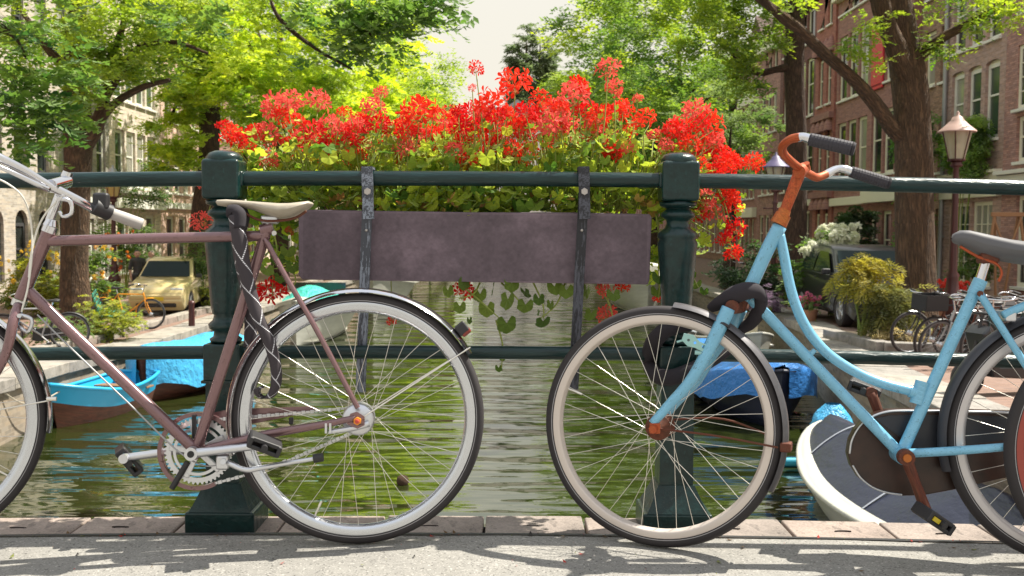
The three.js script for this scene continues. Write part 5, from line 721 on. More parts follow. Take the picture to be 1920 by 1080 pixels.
  const crank = (c, z) => join([limb([V(BB.x, BB.y, z), V(lerp(BB.x, c.x, 0.5), lerp(BB.y, c.y, 0.5), z), V(c.x, c.y, z)], [0.016, 0.0135, 0.0155], 10, 10), bar(V(BB.x, BB.y, z - 0.014), V(BB.x, BB.y, z + 0.014), 0.0225, 0.0215, 20), bar(V(c.x, c.y, z - 0.012), V(c.x, c.y, z + 0.012), 0.016, 0.015, 14)]);
  const c1 = P(1738, 962, 0.055), c2 = P(1634, 736, -0.09);
  obj('crank_arm', crank(c1, 0.055), M.darkRust, t); obj('crank_arm', crank(c2, -0.095), M.darkRust, t); obj('crank_bolt', [bar(V(BB.x, BB.y, 0.068), V(BB.x, BB.y, 0.0735), 0.012, 0.011, 12)], mat(0.4, 0.12, 0.02, 0.5, 0.4), t);
  const p1 = obj('pedal', pedalGeo(), M.black, t); p1.position.copy(P(1750, 972, 0.11)); p1.rotation.set(0.2, 0.35, -0.62); obj('reflector', [bx(0.024, 0.012, 0.003, -0.022, 0.0, 0.0385)], mat(0.5, 0.38, 0.02, 0.4), p1);
  const p2 = obj('pedal', pedalGeo(), M.black, t); p2.position.copy(P(1622, 728, -0.14)); p2.rotation.set(0.1, -0.3, -0.3);
  // rear fender
  obj('rear_fender', [fenderGeo(rc.y + 0.016, 30 * R, 196 * R, 0.03, 0.016).translate(rc.x, rc.y, 0)], mat(0.05, 0.05, 0.06, 0.4, 0.1), t);
  obj('paint_band', [bar(P(1357, 609, 0.052).add(V(0, 0, 0.0)), P(1355, 613, 0.054), 0.0225, 0.0225, 16)], M.black, t);
  const lk = thing('chain_lock', 'black fabric-covered lock wrapped round the neck of the blue bicycle', 'lock', O); lk.quaternion.copy(q);
  obj('sleeve', [limb([P(1334, 577, -0.03), P(1352, 566, 0.01), P(1378, 553, 0.04), P(1404, 545, 0.046), P(1422, 549, 0.036), P(1428, 562, 0.02)], [0.014, 0.021, 0.025, 0.025, 0.021, 0.017], 30, 12, 0.1, 0.1), limb([P(1428, 560, 0.02), P(1424, 580, 0.0), P(1408, 604, -0.03), P(1390, 618, -0.05)], [0.018, 0.02, 0.016], 20, 12, 0.1, 0.1)], M.fabric, lk);
  // lock round the railing post, in world space about the post
  const pk = thing('chain_lock', 'thick black sleeved lock looped round the right railing post', 'lock', V(0, 0, 0)), A = (x, y, d) => at(x, y, d);
  obj('sleeve', [limb([A(1384, 600, 3.050), A(1340, 602, 3.070), A(1290, 606, 3.055), A(1246, 620, 3.040), A(1222, 648, 3.090), A(1220, 680, 3.150), A(1234, 704, 3.070), A(1262, 706, 3.035), A(1300, 692, 3.035), A(1345, 668, 3.060), A(1382, 640, 3.090)], [0.018, 0.02, 0.024, 0.026, 0.026, 0.027, 0.025, 0.023, 0.021, 0.018], 70, 12, 0.12, 0.1)], M.fabric, pk);
}
// ------------ plain bicycles: the one at the right edge and those parked on the quays
function simpleBike(name, label, frameM, o = {}) {
  const t = thing(name, label, 'bicycle', V(0, 0, 0), 0, o.group), w = { n: 28, w: 0.018, fewSpokes: true, line: false, depth: 0.026, rim: o.rim || M.darkRim, spoke: M.zinc, ...o.wheel }, Z = V(0, 0, 0);
  const fx = -0.56, rx = 0.54, y = 0.345; wheel(t, V(fx, y, 0), y, w); wheel(t, V(rx, y, 0), y, w);
  const bb = V(0.08, 0.29, 0), hd = V(-0.36, 0.82, 0), hl = V(-0.42, 0.66, 0), se = V(0.24, 0.78, 0);
  obj('frame', [bar(hd, hl, 0.02), o.step ? limb([hl.clone().add(V(0.02, 0.06, 0)), V(-0.2, 0.5, 0), V(0.0, 0.42, 0), V(0.14, 0.45, 0)], [0.015, 0.015], 20, 8) : bar(hd.clone().add(V(0.01, -0.04, 0)), se, 0.015), bar(hl, bb, 0.017), bar(se, bb, 0.016), bar(bb, V(rx, y, 0.06), 0.009), bar(bb, V(rx, y, -0.06), 0.009), bar(se, V(rx, y, 0.06), 0.008), bar(se, V(rx, y, -0.06), 0.008)], frameM, t);
  for (const s of [1, -1]) obj('fork_blade', [limb([hl.clone().add(V(0, 0, s * 0.03)), V(-0.47, 0.5, s * 0.05), V(fx, y, s * 0.06)], [0.014, 0.008], 12, 8)], frameM, t);
  const hb = new THREE.Group(); hb.name = 'handlebar'; hb.position.set(-0.36, 0.84, 0); hb.rotation.y = o.turn || 0.2; t.add(hb);
  obj('bar', [bar(V(0.01, -0.05, 0), V(-0.03, 0.14, 0), 0.012), tube([V(0.22, 0.13, 0.28), V(0.08, 0.17, 0.29), V(-0.04, 0.15, 0.18), V(-0.03, 0.14, 0), V(-0.04, 0.15, -0.18), V(0.08, 0.17, -0.29), V(0.22, 0.13, -0.28)], 0.012, 40, 8)], M.chrome, hb);
  for (const s of [1, -1]) obj('grip', [bar(V(0.12, 0.16, s * 0.29), V(0.24, 0.125, s * 0.28), 0.017)], M.black, hb);
  obj('saddle', [saddleGeo([[0.1, 0.93, 0.92, 0.004], [0.12, 0.945, 0.91, 0.02], [0.2, 0.94, 0.9, 0.03], [0.28, 0.945, 0.885, 0.075], [0.35, 0.955, 0.89, 0.09], [0.39, 0.94, 0.91, 0.03]])], M.black, t); obj('seatpost', [bar(se, V(0.27, 0.9, 0), 0.0125)], M.chrome, t);
  obj('fender', [fenderGeo(y + 0.02, 20 * R, 170 * R, 0.026, 0.012).translate(rx, y, 0), fenderGeo(y + 0.02, -10 * R, 100 * R, 0.026, 0.012).translate(fx, y, 0)], o.fender || M.black, t);
  if (o.guard !== false) obj('chain_guard', [ext([[-0.08, 0.2], [0.02, 0.2 - 0.02], [0.56, 0.28], [0.58, 0.4], [0.1, 0.42], [-0.06, 0.39]], 0.03, [], 0.004).translate(0, 0, -0.07)], M.black, t);
  obj('crank_arm', [bar(V(bb.x, bb.y, 0.06), V(bb.x + 0.12, bb.y - 0.12, 0.065), 0.011), bar(V(bb.x, bb.y, -0.07), V(bb.x - 0.12, bb.y + 0.12, -0.075), 0.011)], M.alu, t);
  for (const s of [1, -1]) obj('pedal', [rbx(0.09, 0.025, 0.08, 0.006, bb.x + s * 0.12, bb.y - s * 0.12, s * 0.115)], M.black, t);
  if (o.rack) obj('rack', [0.06, -0.06].map(z => tube([V(0.24, 0.74, z), V(0.36, 0.76, z), V(0.78, 0.755, z)], 0.007, 10, 6)).concat([bar(V(0.72, 0.755, 0.05), V(rx, y, 0.06), 0.005), bar(V(0.72, 0.755, -0.05), V(rx, y, -0.06), 0.005)]), M.black, t);
  if (o.crate) { const c = obj('crate', [bx(0.4, 0.02, 0.3, 0, 0, 0), bx(0.4, 0.22, 0.012, 0, 0.11, 0.15), bx(0.4, 0.22, 0.012, 0, 0.11, -0.15), bx(0.012, 0.22, 0.3, 0.2, 0.11, 0), bx(0.012, 0.22, 0.3, -0.2, 0.11, 0)], o.crate, t); c.position.set(-0.66, 0.8, 0); }
  return t;
}
{
  const { O, q, pt } = bikePlane(2127, 1088, -2 * R, 3 * R);
  const t = simpleBike('bicycle', 'bicycle with a dark tyre and reddish rim cut by the right picture edge', M.black, { rim: mat(0.3, 0.06, 0.045, 0.5, 0.3), wheel: { fewSpokes: false, n: 36, line: true } });
  const c = V(0.56, 0, 0); t.quaternion.copy(q); t.position.copy(O).add(c.applyQuaternion(q));
}
function parked(t, px, py, turn, lean = 0.08) { const p = at(px, py, 10), s = p.x < 0 ? hL : hR; let d = 20; for (let k = 0; k < 30; k++) d = (EYE - s(d)) * FPX / (py - HORIZON - (px - 960) * 0.007); const w = at(px, py, d); t.position.set(w.x, s(d), -d); t.rotation.set(0, turn, 0, 'YXZ'); t.rotation.x = lean; return t; }
const parkedGroup = 'bicycles parked on the shaded quay';
parked(simpleBike('bicycle', 'old black bicycle with a pale front fender, nearest the forked elm trunk', M.black, { fender: M.alu, group: parkedGroup, rack: true, turn: 0.5 }), 1762, 664, 0.2);
parked(simpleBike('bicycle', 'dark bicycle with a dark crate over its front wheel, beside the pale-fendered one', M.darkRust, { crate: M.black, group: parkedGroup, step: true }), 1800, 678, 0.35);
parked(simpleBike('bicycle', 'grey bicycle standing between the dark crate bicycle and the blue seat tube', M.zinc, { group: parkedGroup, turn: -0.4 }), 1822, 690, 0.25);
parked(simpleBike('bicycle', 'green bicycle with chrome handlebar behind the grey saddle and blue seat stays', M.green, { group: parkedGroup, step: true, turn: 0.7, fender: M.alu }), 1885, 690, 0.4);
parked(simpleBike('bicycle', 'silver bicycle with pink basket flowers, rightmost of those parked', M.alu, { group: parkedGroup, turn: -0.2, rack: true }), 1930, 672, 0.3);
parked(simpleBike('bicycle', 'brown bicycle close behind the blue seat tube, second from the pale-fendered one', M.darkRust, { group: parkedGroup, turn: 0.1, rack: true }), 1846, 672, 0.15);
parked(simpleBike('bicycle', 'black bicycle with a low chrome handlebar just right of the blue seat stays', M.black, { group: parkedGroup, turn: -0.6 }), 1905, 676, 0.3);
parked(simpleBike('bicycle', 'black bicycle with a grey crate by the white hydrangea', M.black, { crate: M.zinc, group: parkedGroup, rack: true }), 1492, 572, 2.2);
parked(simpleBike('bicycle', 'black bicycle leaning by the quay between the right railing post and the blue fork', M.black, { group: parkedGroup, turn: 0.5 }), 1384, 540, 1.1);
parked(simpleBike('bicycle', 'yellow-orange bicycle leaning on the left lamp post', M.orange, { rack: true, fender: M.orange, guard: false }), 238, 617, -0.12 + Math.PI);
parked(simpleBike('bicycle', 'pale grey bicycle behind the mauve front fender at the left edge', M.zinc, { group: 'none' }), 70, 660, 0.4).userData.group = undefined;

// ---------------------------------------------------------------- street furniture, cars, boats, people
rnd = rngOf(404);
function streetAt(px, d) { const p = at(px, 430, d); return V(p.x, p.x < 0 ? hL(d) - 0.02 : hR(d) - 0.02, -d); }
function lamp(label, pos, H, glassM, hoodM) {
  const t = thing('street_lamp', label, 'street lamp', pos, 0, 'old lantern lamp posts on the quays'), h = H - 1.0;
  obj('post', [lathe([[0, 0], [0.2, 0], [0.2, 0.1], [0.15, 0.14], [0.14, 0.75], [0.17, 0.8], [0.17, 0.86], [0.12, 0.95], [0.1, 1.15], [0.12, 1.2], [0.075, 1.28], [0.065, 2.0], [0.055, h - 0.35], [0.075, h - 0.33], [0.075, h - 0.27], [0.05, h - 0.25], [0.05, h - 0.05], [0.1, h - 0.03], [0.12, h], [0.09, h + 0.03], [0.12, h + 0.08], [0, h + 0.08]], 16), bar(V(-0.3, h - 0.45, 0), V(0.3, h - 0.45, 0), 0.018)], M.lampRed, t);
  const lt = obj('lantern_frame', [0, 1, 2, 3, 4, 5].map(k => { const a = k * Math.PI / 3; return bar(V(Math.cos(a) * 0.14, h + 0.08, Math.sin(a) * 0.14), V(Math.cos(a) * 0.27, h + 0.62, Math.sin(a) * 0.27), 0.012); }).concat([lathe([[0.13, h + 0.07], [0.16, h + 0.07], [0.16, h + 0.11], [0.13, h + 0.11]], 6).rotateY(0)]), M.lampRed, t);
  obj('pane', [new THREE.CylinderGeometry(0.262, 0.135, 0.53, 6, 1, true).translate(0, h + 0.35, 0).rotateY(Math.PI / 6 * 0)], glassM, lt);
  obj('hood', [lathe([[0.33, h + 0.6], [0.34, h + 0.62], [0.22, h + 0.72], [0.12, h + 0.82], [0.09, h + 0.88], [0.03, h + 0.92], [0.035, h + 0.96], [0.0, h + 1.0]], 24), lathe([[0.33, h + 0.6], [0, h + 0.64]], 24)], hoodM, lt);
  obj('bulb', [new THREE.SphereGeometry(0.06, 12, 8).translate(0, h + 0.35, 0), bar(V(0, h + 0.1, 0), V(0, h + 0.3, 0), 0.02)], M.white, lt);
  return t;
}
lamp('lantern lamp post with yellowish glass beside the yellow-orange bicycle', streetAt(213, 28.5), 4.05, mat(0.85, 0.66, 0.3, 0.3, 0, { transmission: 0.6, thickness: 0 }), M.zinc);
lamp('lantern lamp post with a pink copper hood, right of the forked elm', streetAt(1789, 18.9), 4.25, M.lampGlass, M.lampHood);
lamp('farther lantern lamp post with a violet hood, partly behind the handlebar', streetAt(1452, 26.2), 4.15, M.lampGlass, mat(0.12, 0.1, 0.2, 0.5));
{ // green bench
  const t = thing('park_bench', 'green slatted bench under the stout elm on the sunny quay', 'bench', streetAt(186, 21.6), 0.35);
  for (let k = 0; k < 5; k++) obj('slat', [rbx(0.075, 0.03, 1.7, 0.008, 0.08 + k * 0.09, 0.45, 0)], M.benchGreen, t);
  for (let k = 0; k < 5; k++) obj('slat', [rbx(0.03, 0.08, 1.7, 0.008, 0.0 - k * 0.03, 0.52 + k * 0.095, 0)], M.benchGreen, t);
  for (const z of [-0.65, 0.65]) obj('leg', [bar(V(0.02, 0.45, z), V(-0.06, 0, z), 0.025), bar(V(0.42, 0.43, z), V(0.46, 0, z), 0.025), bar(V(0, 0.43, z), V(0.45, 0.43, z), 0.02), bar(V(0.02, 0.43, z), V(-0.14, 0.95, z), 0.018)], M.black, t);
}
for (const [px, d, l] of [[313, 23.5, 'short dark mooring post on the sunny quay edge, nearest of three'], [335, 25.5, 'short dark mooring post on the sunny quay edge, middle of three'], [357, 28, 'short dark mooring post on the sunny quay edge, farthest of three']]) {
  const t = thing('mooring_post', l, 'post', V(eL(d) - 0.25, hL(d), -d), 0, 'mooring posts on the sunny quay'); obj('shaft', [lathe([[0, 0], [0.075, 0], [0.065, 0.5], [0.08, 0.52], [0.07, 0.58], [0, 0.6]], 12)], M.lampRed, t);
}
{ // raised stone edging round the foot of the forked elm
  const t = thing('tree_pit_kerb', 'raised grey stone edging round the foot of the forked elm', 'kerb', V(0, 0, 0)), g = (x, d) => V(x, hR(d) + 0.06, -d);
  const pts = [[5.95, 18.9], [6.0, 17.6], [6.05, 16.4], [6.9, 16.1], [7.75, 16.0], [8.6, 15.9]];
  for (let k = 0; k < pts.length - 1; k++) { const a = g(...pts[k]), b = g(...pts[k + 1]), m = obj('kerb_stone', [boxUV(rbx(0.26, 0.2, a.distanceTo(b) - 0.02, 0.02))], M.coping2, t); m.position.copy(a).lerp(b, 0.5); m.lookAt(m.position.clone().add(b).sub(a)); }
  obj('soil', [boxUV(sheet(6, 6, (u, v) => { const x = lerp(6.05, 8.8, u), d = lerp(16.2, 19.5, v); return [x, hR(d) + 0.06 + 0.05 * Math.sin(x * 5 + d * 4), -d]; }))], M.soil, t);
}
{ // slotted strip between quay coping and parking on the sunny side
  const t = thing('kerb_strip', 'pale stone kerb along the parking strip of the sunny quay', 'kerb', V(0, 0, 0));
  for (let d = 17, k = 0; d < 44; d += 1.2, k++) { const m = obj('kerb_stone', [boxUV(rbx(0.3, 0.22, 1.18, 0.02))], k % 2 ? M.coping : M.kerb, t); m.position.set(eL(d) - 1.15, hL(d) + 0.02, -d); }
}
{ const t = thing('wooden_trestle', 'brown wooden trestle frame standing before the cream shopfront at the right edge', 'trestle', streetAt(1888, 23.6), -0.1); const y = 2.5; obj('beam', [rbx(0.72, 0.1, 0.09, 0.01, 0, y, 0)], M.wood, t); for (const s of [-1, 1]) { obj('leg', [bar(V(s * 0.28, y, 0), V(s * 0.62, 0, 0.1), 0.035), bar(V(s * 0.26, y, -0.05), V(s * 0.1, 0.6, -0.3), 0.03)], M.wood, t); obj('brace', [bar(V(s * 0.3, y - 0.1, 0.02), V(s * 0.02, y - 0.9, 0.05), 0.025)], M.wood, t); } }
{ const t = thing('planter_crate', 'grey planter crate behind the grey saddle', 'planter', streetAt(1880, 22)); for (let k = 0; k < 4; k++) obj('plank', [rbx(1.3, 0.14, 0.04, 0.008, 0, 0.1 + k * 0.155, 0.3)], M.zinc, t); obj('box', [bx(1.28, 0.6, 0.55, 0, 0.32, 0)], M.slate, t); }
// cars
function car(label, pos, turn, paint, o = {}) {
  const t = thing('parked_car', label, 'car', pos, turn), L = o.L || 3.8, W = o.W || 1.62, k = (x) => x * L / 3.8, fw = k(0.72), rw = k(3.06), wr = 0.31;
  const def = (g) => { const p = g.attributes.position; for (let i = 0; i < p.count; i++) { const x = p.getX(i) / L * 2 - 1, y = p.getY(i); let s = 1 - 0.1 * Math.pow(Math.abs(x), 4); if (y > 0.93) s *= 1 - 0.2 * (y - 0.93) / 0.52; p.setZ(i, p.getZ(i) * s); } g.computeVertexNormals(); return toCreasedNormals(g, 0.6); };
  const S = (pts) => pts.map(([x, y]) => [k(x), y]);
  const low = S([[0.1, 0.22]]).concat(arc(fw, 0.31, 0.36, Math.PI, 0, 12), arc(rw, 0.31, 0.36, Math.PI, 0, 12), S([[3.72, 0.24], [3.8, 0.38], [3.8, 0.72], [3.74, 0.9], [3.6, 0.95], [2.3, 0.95], [1.05, 0.92], [0.5, 0.8], [0.14, 0.7], [0.03, 0.58], [0, 0.4]]));
  obj('body', [def(ext(low, W - 0.12, [], 0.06).translate(0, 0, -W / 2 + 0.06))], paint, t);
  const cab = S([[1.02, 0.9], [1.62, 1.36], [1.85, 1.43], [2.4, 1.46], [3.1, 1.42], [3.25, 1.36], [3.62, 0.92]]);
  obj('cabin', [def(ext(cab, W - 0.16, [], 0.04).translate(0, 0, -W / 2 + 0.08))], paint, t);
  const hw = (y) => (W / 2 - 0.02) * (1 - 0.2 * Math.max(0, y - 0.93) / 0.52);
  const quad = (a, b, wa, wb, off) => { const g = new THREE.BufferGeometry(), d = off; g.setAttribute('position', new THREE.Float32BufferAttribute([a[0] + d, a[1] + 0.02, -wa, a[0] + d, a[1] + 0.02, wa, b[0] + d, b[1] + 0.02, wb, b[0] + d, b[1] + 0.02, -wb], 3)); g.setIndex([0, 1, 2, 0, 2, 3]); g.computeVertexNormals(); return g; };
  obj('windscreen', [quad([k(1.06), 0.97], [k(1.58), 1.37], hw(0.97) - 0.1, hw(1.37) - 0.09, -0.045)], M.carGlass, t);
  obj('rear_window', [quad([k(3.6), 1.0], [k(3.3), 1.36], hw(1) - 0.14, hw(1.36) - 0.12, 0.05)], M.carGlass, t);
  for (const s of [-1, 1]) {
    for (const pts of [S([[1.2, 0.98], [1.66, 1.35], [2.2, 1.38], [2.2, 0.98]]), S([[2.28, 0.98], [2.28, 1.38], [2.95, 1.36], [3.2, 0.98]])]) { const g = new THREE.ShapeGeometry(poly(pts)); const p = g.attributes.position; for (let i = 0; i < p.count; i++) { const y = p.getY(i), x = p.getX(i) / L * 2 - 1; p.setZ(i, s * ((hw(y) + 0.026) * (1 - 0.1 * Math.pow(Math.abs(x), 4)))); } g.computeVertexNormals(); obj('side_window', [g], M.carGlass, t); }
    obj('door_handle', [rbx(0.14, 0.03, 0.03, 0.008, k(2.05), 0.86, s * (W / 2 + 0.002))], M.black, t);
    obj('mirror', [rbx(0.1, 0.11, 0.16, 0.03, k(1.25), 1.0, s * (W / 2 + 0.06))], o.mirror || M.black, t);
    obj('headlight', [rbx(0.12, 0.14, 0.34, 0.04, k(0.1), 0.66, s * (W / 2 - 0.27))], M.headlamp, t);
    obj('tail_light', [rbx(0.06, 0.3, 0.14, 0.02, L - 0.03, 0.75, s * (W / 2 - 0.2))], M.redLens, t);
    for (const x of [fw, rw]) { const w = new THREE.Group(); w.name = 'wheel'; w.position.set(x, wr, s * (W / 2 - 0.13)); t.add(w); obj('tyre', [ringGeo([[0.19, -0.09], [0.28, -0.1], [0.305, -0.08], [0.31, 0], [0.305, 0.08], [0.28, 0.1], [0.19, 0.09]], 28)], M.tyre, w); obj('rim', [ringGeo([[0.2, 0.085], [0.19, 0.06], [0.05, 0.07], [0, 0.075]], 24), ringGeo([[0.2, -0.085], [0.19, -0.06], [0.05, -0.07], [0, -0.075]], 24), ...[0, 1, 2, 3, 4].flatMap(q => [1, -1].map(z => rbx(0.17, 0.05, 0.02, 0.008, 0.11, 0, 0.078 * z).rotateZ(q * 1.2566)))], M.alu, w); }
  }
  obj('bumper', [rbx(0.12, 0.12, W * 0.84, 0.04, -0.03, 0.5, 0)], o.bumper || M.black, t); obj('grille', [rbx(0.06, 0.16, W * 0.66, 0.03, -0.005, 0.31, 0)], M.black, t);
  obj('licence_plate', [rbx(0.02, 0.1, 0.42, 0.008, -0.09, 0.45, 0)], mat(0.7, 0.5, 0.03, 0.5), t);
  obj('underbody', [bx(L - 0.5, 0.25, W - 0.5, L / 2, 0.3, 0)], M.dark, t);
  return t;
}
{ const p = streetAt(291, 26.3); car('small pale yellow hatchback parked on the sunny quay facing the bridge', p, Math.PI / 2 + 0.1, M.yellowCar, { L: 3.7, W: 1.56, bumper: M.yellowCar }); }
car('black car parked behind the golden shrub and the forked elm', V(8.0, hR(22) - 0.02, -20.9), Math.PI / 2, M.blackCar, { L: 4.0, W: 1.68, bumper: M.blackCar }).scale.setScalar(1.17);
{ // small dark scooter near the bridge on the right
  const p = streetAt(1905, 11.4), t = thing('motor_scooter', 'dark motor scooter seen through the rear wheel of the blue bicycle', 'scooter', V(p.x, hR(11.4) - 0.02, -11.4), 0.3);
  for (const x of [-0.6, 0.55]) { const w = new THREE.Group(); w.name = 'wheel'; w.position.set(x, 0.2, 0); t.add(w); obj('tyre', [ringGeo([[0.12, -0.05], [0.18, -0.06], [0.2, 0], [0.18, 0.06], [0.12, 0.05]], 24)], M.tyre, w); obj('rim', [ringGeo([[0.13, 0.04], [0.05, 0.03], [0, 0.04]], 16), ...[0, 1, 2, 3, 4].map(k => rbx(0.1, 0.03, 0.07, 0.006, 0.07, 0, 0).rotateZ(k * 1.2566))], M.alu, w); }
  obj('body', [ext([[-0.35, 0.25], [0.05, 0.22], [0.2, 0.25], [0.75, 0.35], [0.85, 0.6], [0.2, 0.62], [0.05, 0.32], [-0.3, 0.32], [-0.45, 0.75], [-0.5, 0.7]], 0.26, [], 0.03).translate(0, 0, -0.13)], M.blackCar, t); obj('seat', [rbx(0.62, 0.1, 0.26, 0.04, 0.5, 0.68, 0)], M.black, t); obj('handlebar', [bar(V(-0.6, 0.2, 0), V(-0.42, 0.9, 0), 0.02), bar(V(-0.4, 0.92, -0.3), V(-0.4, 0.92, 0.3), 0.016)], M.black, t);
}
// boats: bow towards local +x, waterline at y = 0
function hullPart(L, B, f, v0, v1, o = {}) { // f: freeboard; v from keel 0 to gunwale 1
  const half = (t) => B / 2 * Math.pow(Math.max(0, 1 - Math.pow(Math.abs(t), o.full || 2.4)), 0.75) * (t < 0 ? (o.transom ? Math.max(0.72, 1) : 1) : 1), sheer = (t) => f * (1 + 0.35 * t * t * (t > 0 ? 1.4 : 0.5));
  const bw = (t) => t < 0 && o.transom ? B / 2 * (1 - 0.3 * t * t) : half(t);
  const one = (s) => sheet(36, 6, (u, v) => { const t = u * 2 - 1, q = lerp(v0, v1, v), k = -0.25 + Math.pow(Math.max(0, t), 3) * 0.2, y = lerp(k, sheer(t), q), z = bw(t) * Math.pow(q, 0.45); return [t * L / 2 + (t > 0.6 ? (t - 0.6) * q * 0.4 : 0), y, s * z]; });
  const gs = [one(1), one(-1)];
  if (o.transom) gs.push(sheet(1, 6, (u, v) => { const q = lerp(v0, v1, v); return [-L / 2, lerp(-0.25, sheer(-1), q), (u * 2 - 1) * bw(-1) * Math.pow(q, 0.45)]; }));
  return { gs, bw, sheer };
}
function boat(name, label, pos, turn, L, B, f, m, o = {}) {
  const t = thing(name, label, 'boat', V(pos[0], WATER, pos[1]), turn), A = hullPart(L, B, f, 0, o.split || 1, o);
  obj('hull', A.gs, m, t);
  if (o.split) obj('sheer_strake', hullPart(L, B, f, o.split, 1, o).gs.map(g => g), o.strake, t);
  const rim = []; for (let i = 0; i <= 40; i++) { const q = i / 40 * 2 - 1; rim.push(q); }
  const edge = (s, k = 1, dy = 0) => rim.map(q => V(q * L / 2 + (q > 0.6 ? (q - 0.6) * 0.4 : 0), A.sheer(q) + dy, s * A.bw(q) * k));
  obj('gunwale', [limb(edge(1), [0.03, 0.03], 50, 8), limb(edge(-1), [0.03, 0.03], 50, 8), ...(o.transom ? [bar(edge(1)[0], edge(-1)[0], 0.03)] : [])], o.rim || m, t);
  if (o.floor !== false) obj('floor', [sheet(30, 4, (u, v) => { const q = lerp(-0.95, 0.92, u); return [q * L / 2, 0.02 + (q > 0.6 ? (q - 0.6) * 0.3 : 0), (v * 2 - 1) * A.bw(q) * 0.6]; })], o.inner || m, t);
  if (o.cover) { const [cm, ridge, drop, wr] = o.cover, nA = f8; obj('cover', [sheet(70, 44, (u, v) => { const q = lerp(o.c0 ?? -1, o.c1 ?? 0.99, u), s = v * 2 - 1, b = A.bw(q) * 1.06 + 0.03, side = clamp((Math.abs(s) - 0.78) / 0.22, 0, 1), top = A.sheer(q) + 0.03 + ridge * (1 - Math.pow(clamp(Math.abs(s) / 0.78, 0, 1), 1.6)) * Math.pow(Math.max(0, 1 - Math.pow(Math.abs(q), 6)), 0.5); const y = top - side * drop * (0.75 + 0.45 * nA(u * 1.7, 0.3)), n = (nA(u * 0.9 + 0.13, v * 0.6) - 0.5) * wr + Math.sin(u * 60 + s * 3) * wr * 0.12 * side; return [q * L / 2 + (q > 0.6 ? (q - 0.6) * 0.4 : 0), y + n * (1 - side * 0.3), Math.sign(s) * b * clamp(Math.abs(s) / 0.78, 0, 1) + n * side * Math.sign(s)]; }, 5, 3)], cm, t); }
  return { t, A, edge };
}
{
  const b = boat('rowing_boat', 'light blue rowing boat with a rusty lower hull moored at the sunny quay wall', [-6.68, -16.35], -Math.PI / 2 - 0.16, 2.35, 1.1, 0.46, M.boatRust, { split: 0.62, strake: M.boatBlue, rim: M.boatBlue, inner: M.boatBlue, transom: true });
  for (const x of [-0.7, 0.1]) obj('thwart', [rbx(0.24, 0.03, 0.98, 0.008, x, 0.36, 0)], M.teak, b.t); obj('name_patch', [bx(0.22, 0.11, 0.006, 0.45, 0.4, 0.53).rotateY(0.0)], M.white, b.t);
  const m = thing('mooring_rope', 'thin rope from the rowing boat bow to the sunny quay', 'rope', V(0, 0, 0)); obj('rope', [tube([V(-6.75, WATER + 0.6, -15.3), V(-6.95, WATER + 0.5, -14.4), V(-7.15, -1.1, -13.6)], 0.012, 16, 6)], M.saddle, m);
  boat('covered_boat', 'boat wrapped in a crumpled sky-blue tarpaulin behind the rowing boat', [-6.2, -19.7], -Math.PI / 2 - 0.08, 4.4, 1.75, 0.55, M.boatRust, { cover: [M.tarpSky, 0.28, 0.5, 0.16] });
  const w = boat('motor_boat', 'white motor boat with a teal cover behind the left railing post', [-5.5, -29], -Math.PI / 2, 6.4, 2.0, 0.8, M.hullWhite, { cover: [M.hullWhite, 0.2, 0.1, 0.03] });
  obj('tarpaulin', [sheet(20, 14, (u, v) => [lerp(0.3, 2.6, u), 1.1 + 0.35 * Math.sin(u * 3.1) * Math.sin(v * 3.1) + 0.08 * f8(u, v), (v - 0.5) * 1.7 * (1 - 0.4 * u)])], M.tarpTeal, w.t);
  obj('windscreen', [bx(0.03, 0.5, 1.5, 0.1, 1.25, 0).rotateZ(0.0)], M.glass, w.t); obj('fender_buoy', [new THREE.CapsuleGeometry(0.1, 0.35, 6, 12).translate(1.4, 0.3, 1.0)], M.tarpTeal, w.t);
  boat('cabin_boat', 'white cabin boat far down the canal left of the planter', [-5.2, -42], -Math.PI / 2, 8, 2.4, 0.9, M.hullWhite, { cover: [M.hullWhite, 0.5, 0.1, 0.02] });
  const c = boat('cabin_boat', 'white cabin boat moored beyond the planter near the right post', [4.9, -41], -Math.PI / 2, 9, 2.6, 0.9, M.hullWhite, { cover: [M.hullWhite, 0.25, 0.1, 0.02] });
  obj('cabin', [rbx(4, 0.8, 1.8, 0.15, -0.5, 1.35, 0)], M.white, c.t); for (let k = 0; k < 4; k++) for (const s of [1, -1]) obj('pane', [rbx(0.6, 0.35, 0.02, 0.01, -2 + k * 0.95, 1.42, s * 0.905)], M.glass, c.t);
  const g = boat('open_boat', 'grey and white open boat behind the neck of the blue bicycle', [5.0, -23.8], -Math.PI / 2 + 0.12, 4.6, 1.7, 0.6, M.hullWhite, { rim: M.hullWhite, inner: M.zinc, transom: true });
  obj('windscreen', [bx(0.02, 0.35, 1.2, 0.6, 0.85, 0)], M.lampGlass, g.t); obj('cover', [sheet(20, 16, (u, v) => [lerp(-2, 0.4, u), 0.7 + 0.3 * Math.sin(v * 3.14) * (0.6 + 0.6 * f8(u, v)), (v - 0.5) * 1.6], 3, 3)], mat(0.42, 0.45, 0.5, 0.5, 0, { bumpMap: tarpB, bumpScale: 0.1 }), g.t); obj('thwart', [rbx(0.3, 0.04, 1.4, 0.01, 1.2, 0.5, 0)], M.white, g.t);
  boat('covered_boat', 'boat under a bright blue tarpaulin moored at the shaded quay wall', [4.0, -18], -Math.PI / 2 + 0.05, 5.0, 1.9, 0.62, M.navy, { cover: [M.tarpBlue, 0.24, 0.42, 0.12], full: 4, transom: true });
  const n = boat('sloop', 'white-rimmed sloop under a navy canvas cover, nearest boat at the right', [3.92, -9.4], Math.PI / 2 + 0.06, 5.2, 1.85, 0.5, M.hullWhite, { full: 2.2, rim: M.hullWhite, floor: false });
